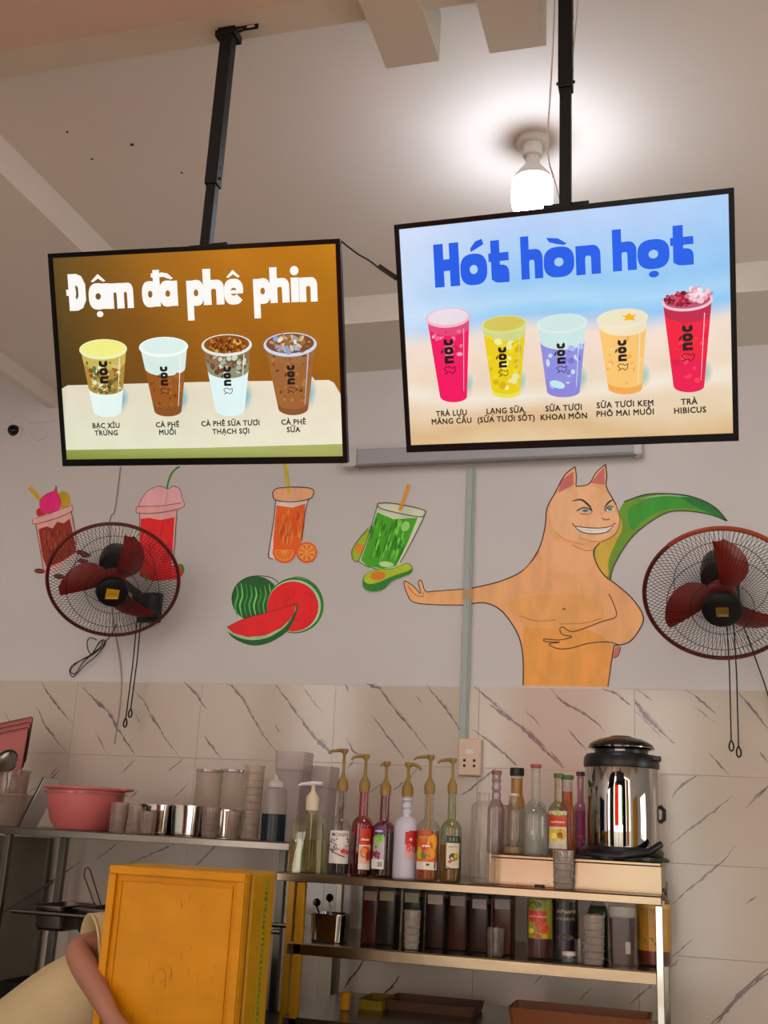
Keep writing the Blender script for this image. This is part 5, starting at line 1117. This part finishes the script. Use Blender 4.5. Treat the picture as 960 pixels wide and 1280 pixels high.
tumbler('clear_bowl', 'clear plastic bowl at the far left front of the shelf', 4, 1031, 3.67, ZL, 992, 62, clear('bowl_plastic', 'e8e0da', .18, .55, .1, .8), .6, cat='bowl')
tumbler('clear_jug', 'tall clear jug behind the far left bowl', 6, 1030, 3.78, ZL, 962, 46, clear('jug_plastic', 'e4dad2', .18, .55, .1, .8), .8, cat='jug')
r = thing('dark_plate', 'dark plate with a pale edge leaning at the far left of the shelf', 'plate', (P(34, 1030, 3.86).x, 3.86, ZL))
m = MB(); H = hgt(38, 966, 3.86, ZL); m.M = Matrix.Rotation(math.radians(24), 4, 'Y'); m.box(-.004, .004, -.06, .06, .0, H); m.build('plate_body', mat('dark_plate', '2a2420', .4), r, bevel=.002)
m = MB(); m.M = Matrix.Rotation(math.radians(24), 4, 'Y'); m.box(.004, .007, -.06, .06, .001, H); m.build('pale_edge', M_whitepl, r)
# dark pans hanging in the rails below the left shelf
M_dpan = mat('dark_pan_steel', '5a544c', .3, .9)
for px, L_ in ((58, 'dark steel pan hung in the rails under the left shelf, left one'), (112, 'dark steel pan with a wire handle hung under the left shelf, right one')):
    yc = 3.74; a_ = P(px-20, 1127, 3.60); b_ = P(px+20, 1129, 3.60); w_ = (b_.x-a_.x)/2*1.05; zt = zr+.014; hd = .085
    r = thing('hanging_pan', L_, 'pan', (P(px, 1128, 3.62).x, yc, zt-hd), 'pans hung under the left shelf'); m = MB()
    m.loft([m.rrect(0, w_*.78, .09, .02), m.rrect(.01, w_*.86, .098, .02), m.rrect(hd-.004, w_*.88, .105, .02), m.rrect(hd-.004, w_*1.02, .13, .02), m.rrect(hd, w_*1.02, .13, .02), m.rrect(hd, w_*.84, .10, .02), m.rrect(.012, w_*.78, .09, .02)]); m.build('pan_body', M_dpan, r, smooth=30)
    if px > 100:
        q = P(110, 1084, 3.74); c_ = r.location
        m = MB(); m.tube([(.0, -.01, .02), (q.x-c_.x-.012, 0, q.z-c_.z-.03), (q.x-c_.x-.010, 0, q.z-c_.z-.006), (q.x-c_.x, 0, q.z-c_.z), (q.x-c_.x+.009, 0, q.z-c_.z-.008), (.01, .01, .02)], .0025, 6); m.build('wire_tool', mat('rusty_wire', '3c1c14', .5), r, smooth=True)
pl = P(52, 1150, 4.16)
r = thing('steel_back_panel', 'dull dark steel panel standing against the tiles under the far left shelf', 'panel', (-2.9, 4.16, 0))
MB().box(-.25, pl.x+2.9, 0, .012, 0, 1.44).build('sheet', mat('dark_sheet', '5c5347', .4, .7, noise=.25, nscale=3), r, bevel=.002)
MB().box(pl.x+2.9-.012, pl.x+2.9, -.012, 0, 0, 1.44).build('folded_edge', M_dullst, r)
# dark goods on the lower left shelf
for px, py, Y, w_, d_, h_, c, L_ in ((40, 1260, 3.8, .10, .1, .07, '1c1a18', 'black box on the lower left shelf behind the person'), (258, 1250, 3.85, .12, .1, .2, '14120f', 'black crate low behind the yellow box')):
    q = P(px, py, Y); r = thing('dark_crate', L_, 'crate', (q.x, Y, .88)); m = MB(); m.loft([m.rrect(0, w_*.9, d_*.9, .02), m.rrect(h_, w_, d_, .02), m.rrect(h_, w_*.94, d_*.94, .02), m.rrect(.01, w_*.85, d_*.85, .02)]); m.build('crate_body', mat('crate_'+c, c, .5), r, smooth=30)

# ================================================================ YELLOW BOX AND THE PERSON
M_ybox = mat('yellow_box_plastic', 'd08c00', .42, spec=.25, noise=.12, nscale=9, bump=.02, bscale=30)
M_ybox2 = mat('yellow_box_side', 'bd8a02', .4, spec=.3, noise=.10, nscale=12)
bTL, bTR, bBK = P(137, 1081, 2.75), P(306.6, 1092.5, 2.75), P(345.7, 1092.6, 2.95)
bx0, bx1, bz1, bz0 = bTL.x, bTR.x, 1.418, .93
r = thing('yellow_delivery_box', 'big scuffed yellow plastic box with a recessed front panel and taped side', 'box', ((bx0+bx1)/2, 2.75, bz0))
hx, hz = (bx1-bx0)/2, bz1-bz0
MB().box(-hx, hx, .012, .045, 0, hz).build('lid_panel', M_ybox, r, bevel=.006)
m = MB(); fw = .022
for x0, x1, z0, z1 in ((-hx, hx, hz-fw, hz), (-hx, hx, 0, fw), (-hx, -hx+fw, fw, hz-fw), (hx-fw, hx, fw, hz-fw)): m.box(x0, x1, 0, .012, z0, z1)
m.build('raised_frame', M_ybox, r, bevel=.003)
m = MB(); g_ = .012
for x0, x1, z0, z1 in ((-hx+fw+g_, hx-fw-g_, hz-fw-g_-.005, hz-fw-g_), (-hx+fw+g_, -hx+fw+g_+.005, fw+g_, hz-fw-g_-.005), (hx-fw-g_-.005, hx-fw-g_, fw+g_, hz-fw-g_-.005)): m.box(x0, x1, .007, .013, z0, z1)
m.build('inner_ridge', M_ybox, r, bevel=.002)
MB().box(-hx+.006, hx-.001, .045, .052, .004, hz-.004).build('seal', mat('box_seal', '8c5a08', .6), r)
MB().box(-hx+.002, hx+.003, .052, .22, 0, hz+.002).build('box_body', M_ybox2, r, bevel=.010)
m = MB(); rg = random.Random(4)
MB().box(hx+.0028, hx+.0040, .135, .165, .02, hz-.015).build('side_tape', mat('faded_tape', 'a39508', .5, noise=.3, nscale=60), r, bevel=.0003)
m = MB()
for k in range(30):
    z = .03+k*(hz-.06)/30; m.box(hx+.004, hx+.0046, .143+rg.uniform(-.004, .004), .150+rg.uniform(0, .008), z, z+rg.uniform(.004, .010))
o = m.build('tape_print', mat('tape_ink', '5c5a10', .6), r); o['kind'] = 'stuff'
a = Art(lambda u, v, h_: (u, .012-h_, v), 1.0, .00003, .0006)
for k in range(26):
    cx_, cz_ = rg.uniform(-hx*.7, hx*.75), rg.uniform(hz*.1, hz*.9); L_ = rg.uniform(.01, .035)
    a.stroke([(cx_, cz_), (cx_+rg.uniform(-.004, .004), cz_+L_*.5), (cx_+rg.uniform(-.006, .006), cz_+L_)], rg.uniform(.0012, .003), rg.choice(['b87a06', '9c6608', 'a87208', '84560c']), taper=True, k=3)
for (u, v) in ((-.02, hz*.45),): a.stroke([(u-.012, v+.01), (u, v+.02), (u+.014, v+.012), (u+.012, v-.006), (u-.004, v-.012)], .002, 'a06a0a', taper=True)
o = a.build('scuff_marks', vcol_mat('scuff', 0, .6, 0), r); o['kind'] = 'stuff'
# added unseen counter: carries the box, run long to shade the lower shelves
r = thing('shading_counter', 'long pale counter added unseen under the yellow box to shade the lower shelves', 'counter', (-1.1, 2.62, 0))
MB().box(-2.5, 2.4, -.32, .29, bz0-.035, bz0-.0005).build('worktop', M_steel, r, bevel=.003)
MB().box(-2.46, 2.36, -.28, .26, 0, bz0-.035).build('counter_body', mat('counter_panel', 'b5aa9c', .5, noise=.05), r)

M_skin = mat('skin', 'a8745e', .5, noise=.08, nscale=14); M_shirt = mat('beige_shirt', 'cdb98c', .85, noise=.06, nscale=10, bump=.9, bscale=7)
M_pants = mat('dark_trousers', '2a2c33', .8); M_hair = mat('black_hair', '15110f', .5); M_cloth_dark = mat('dark_cloth', '2b2420', .8)
def skin_mesh(name, verts, edges, radii, m, parent, sub=2, root=0):
    me = bpy.data.meshes.new(name); me.from_pydata([tuple(v) for v in verts], edges, []); o = bpy.data.objects.new(name, me); COL.objects.link(o)
    md = o.modifiers.new('skin', 'SKIN'); md.use_smooth_shade = True
    for i, rr in enumerate(radii):
        sv = me.skin_vertices[0].data[i]; sv.radius = (rr, rr) if not isinstance(rr, tuple) else rr; sv.use_root = (i == root)
    s_ = o.modifiers.new('sub', 'SUBSURF'); s_.levels = sub; s_.render_levels = sub
    bpy.context.view_layer.update(); ev = o.evaluated_get(bpy.context.evaluated_depsgraph_get()); nm = bpy.data.meshes.new_from_object(ev)
    nm.materials.clear(); nm.materials.append(m); bpy.data.objects.remove(o); q = bpy.data.objects.new(name, nm); COL.objects.link(q); nm.polygons.foreach_set('use_smooth', [True]*len(nm.polygons))
    if parent: q.parent = parent
    return q
sh_ = P(150, 1182, 2.93); el = P(93, 1184, 2.80); wr_ = P(138, 1270, 2.70); 
hip = Vector((-2.24, 3.10, .60)); chest = Vector((-1.73, 3.04, 1.02)); nck = Vector((-1.52, 3.07, 1.16))
r = thing('person', 'person in a loose beige t-shirt bending behind the yellow box, bare arm hugging it', 'person', (-2.28, 3.1, 0))
def loc(v): return Vector(v)-Vector((-2.28, 3.1, 0))
kneeL, footL = Vector((-1.98, 3.02, .38)), Vector((-2.20, 3.05, .06)); kneeR, footR = Vector((-2.02, 3.24, .38)), Vector((-2.24, 3.25, .06))
sR = Vector((-1.60, 3.20, 1.14)); eR = Vector((-1.46, 3.22, .96)); wR = Vector((-1.30, 3.12, .98))
hd = Vector((-1.38, 3.10, 1.25))
V_ = [hip, hip.lerp(chest, .5), chest, sh_.lerp(chest, .25)+Vector((.03, .03, 0)), sh_, sh_.lerp(el, .5), el, el.lerp(wr_, .35), wr_, nck, nck.lerp(hd, .5), hd-Vector((.0, 0, .0)), hd+Vector((.06, 0, .04)),
      sR, eR, wR, hip+Vector((.02, -.09, -.05)), kneeL, footL, footL+Vector((.14, 0, -.02)), hip+Vector((.02, .09, -.05)), kneeR, footR, footR+Vector((.14, 0, -.02))]
R_ = [.15, .14, .145, .08, .052, .043, .037, .038, .024, .055, .05, .09, .075, .055, .038, .026, .085, .055, .04, .03, .085, .055, .04, .03]
E_ = [(0,1),(1,2),(2,3),(3,4),(4,5),(5,6),(6,7),(7,8),(2,9),(9,10),(10,11),(11,12),(2,13),(13,14),(14,15),(0,16),(16,17),(17,18),(18,19),(0,20),(20,21),(21,22),(22,23)]
# left hand: palm and five fingers curling round the box edge
bxl = bx0
palm = wr_+Vector((.045, -.012, -.045)); n0 = len(V_); V_ += [palm]; R_ += [.026]; E_ += [(8, n0)]
for k, (dx, dz, L_) in enumerate(((.030, .020, .060), (.040, .004, .068), (.038, -.012, .064), (.028, -.026, .052))):
    b0 = palm+Vector((dx, -.004, dz-.01)); n1 = len(V_); V_ += [b0, b0+Vector((L_*.45, -.006, -.012)), b0+Vector((L_*.85, .002, -.024))]; R_ += [.011, .0095, .008]; E_ += [(n0, n1), (n1, n1+1), (n1+1, n1+2)]
n1 = len(V_); V_ += [palm+Vector((-.012, -.022, -.01)), palm+Vector((.012, -.034, .012)), palm+Vector((.038, -.034, .022))]; R_ += [.013, .011, .009]; E_ += [(n0, n1), (n1, n1+1), (n1+1, n1+2)]
n1 = len(V_); V_ += [wR+Vector((.05, -.01, .0))]; R_ += [.026]; E_ += [(15, n1)]
for dx, dz in ((.06, .025), (.065, .008), (.062, -.01), (.05, -.025), (.02, -.03)):
    n2 = len(V_); V_ += [wR+Vector((.05+dx*.6, -.015, dz)), wR+Vector((.05+dx, -.02, dz*1.2))]; R_ += [.010, .008]; E_ += [(n1, n2), (n2, n2+1)]
skin_mesh('body', [loc(v) for v in V_], E_, R_, M_skin, r)
# t-shirt: trunk and open sleeve, drawn as lofted cloth
def ring(c, ax, r1, r2, n=24, up=Vector((0, 0, 1)), wob=0.0, ph=0.0):
    ax = ax.normalized(); a_ = up.cross(ax).normalized(); b_ = ax.cross(a_); out = []
    for k in range(n):
        t = 2*math.pi*k/n; w_ = 1+wob*math.sin(t*4+ph)+wob*.6*math.sin(t*7+ph*2); out.append(loc(c+a_*math.cos(t)*r1*w_+b_*math.sin(t)*r2*w_))
    return out
ax = (chest-hip)
m = MB()
cs = [(-.10, .16, .15), (.0, .17, .16), (.25, .175, .165), (.5, .18, .162), (.75, .18, .158), (1.0, .17, .15), (1.15, .15, .12), (1.30, .11, .085), (1.42, .07, .055)]
m.loft([ring(hip+ax*t, ax, r1, r2, 32, wob=.025, ph=t*3) for t, r1, r2 in cs], caps=False)
sh_o = m.build('t_shirt', M_shirt, r, smooth=True)
md = sh_o.modifiers.new('sub', 'SUBSURF'); md.levels = 1; md.render_levels = 1
md = sh_o.modifiers.new('thick', 'SOLIDIFY'); md.thickness = .004
sl_end = P(112, 1190, 2.86); d_ = (sl_end-sh_)
m = MB(); s0 = sh_+Vector((.045, .05, .0)); d2 = (sl_end-s0)
m.loft([ring(s0+d2*t, d2, a_, b_, 24, wob=.02, ph=t*2) for t, a_, b_ in ((-.4, .07, .09), (0, .07, .095), (.4, .072, .098), (.75, .072, .098), (1.0, .074, .098))], caps=False)
sl = m.build('sleeve', M_shirt, r, smooth=True); md = sl.modifiers.new('thick', 'SOLIDIFY'); md.thickness = .004; md.offset = -1
m = MB(); m.tube([Vector(p) for p in ring(s0+d2*1.0, d2, .074, .098, 24)], .004, 6, closed=True); m.build('sleeve_hem', M_shirt, r, smooth=True)
for (h0, kn, ft) in ((hip+Vector((.02, -.09, -.02)), kneeL, footL), (hip+Vector((.02, .09, -.02)), kneeR, footR)):
    m = MB(); m.tube([loc(h0), loc(h0.lerp(kn, .5)), loc(kn), loc(kn.lerp(ft, .5)), loc(ft+Vector((0, 0, .04)))], [.11, .095, .075, .068, .06], 16); m.build('trouser_leg', M_pants, r, smooth=True)
    m = MB(); m.tube([loc(ft+Vector((-.05, 0, -.015))), loc(ft+Vector((.04, 0, -.01))), loc(ft+Vector((.17, 0, -.02)))], [.042, .045, .035], 12); m.build('shoe', M_cloth_dark, r, smooth=True)
m = MB(); c_ = hd+Vector((.02, 0, .035)); rings = []
for i in range(9):
    t = math.pi*i/8; rings.append([loc(c_+Vector((.115*math.sin(t)*math.cos(p_), .105*math.sin(t)*math.sin(p_), .09*math.cos(t)*1.0))) for p_ in [2*math.pi*k/20 for k in range(20)]])
m.loft(rings[:6] if False else rings, caps=False); m.build('hair', M_hair, r, smooth=True)
face = hd+Vector((.10, -.0, -.02))
for sy in (-.03, .03):
    m = MB(); m.tube([loc(face+Vector((.02, sy, .01))), loc(face+Vector((.03, sy, .01)))], .010, 10); m.build('eye', M_whitepl, r)

# ================================================================ added cloth banners, unseen, to colour the reflections in the steel
def cloth_mat(c):
    m = mat('banner_'+c, c, .8)
    nt = m.node_tree; p = nt.nodes['Principled BSDF']; t = nt.nodes.new('ShaderNodeBsdfTranslucent'); t.inputs[0].default_value = (*lin(c), 1)
    x = nt.nodes.new('ShaderNodeMixShader'); x.inputs[0].default_value = .7; o = nt.nodes['Material Output']
    nt.links.new(p.outputs[0], x.inputs[1]); nt.links.new(t.outputs[0], x.inputs[2]); nt.links.new(x.outputs[0], o.inputs[0]); return m
def banner(x0, y0, x1, y1, z1, c, L_, z0=.2):
    cx_, cy_ = (x0+x1)/2, (y0+y1)/2; w_ = math.hypot(x1-x0, y1-y0)/2
    r = thing('reflection_banner', L_, 'banner', (cx_, cy_, 0), 'unseen banners added for reflections', rot=(0, 0, math.atan2(y1-y0, x1-x0)))
    MB().box(-w_, w_, -.001, .001, z0, z1).build('cloth', cloth_mat(c), r)
    for s_ in (-1, 1): MB().box(s_*w_-.015, s_*w_+.015, -.02, .02, 0, z1+.05).build('pole', M_blackmetal, r)
banner(-1.30, .45, -.62, .45, 3.4, 'ff7420', 'orange cloth banner standing beside the viewer, added unseen for its reflection', 1.40)
banner(-.02, -.6, .22, -.6, 4.2, '6cbf1c', 'green cloth banner standing behind the viewer, added unseen for its reflection', 1.40)
banner(.26, -.6, .95, -.6, 4.2, '1d1c1a', 'black cloth banner standing behind the viewer, added unseen for its reflection')
banner(-3.3, .5, -2.95, .5, 3.0, '9c3424', 'red cloth banner on the left of the entrance, added unseen for its reflection')
banner(-2.5, .3, -1.6, .3, 4.1, '5c564e', 'grey cloth banner left of the orange one, added unseen for its reflection')
banner(-3.8, .95, -3.8, 2.2, 2.6, '123e5c', 'dark blue cloth banner along the left wall, added unseen for its reflection')
banner(2.1, .7, 2.1, 1.7, 2.6, 'f4cf3c', 'yellow cloth banner along the right wall, added unseen for its reflection')
banner(1.1, -.6, 1.75, -.6, 4.2, 'b89a6c', 'tan cloth banner right of the viewer, added unseen for its reflection')
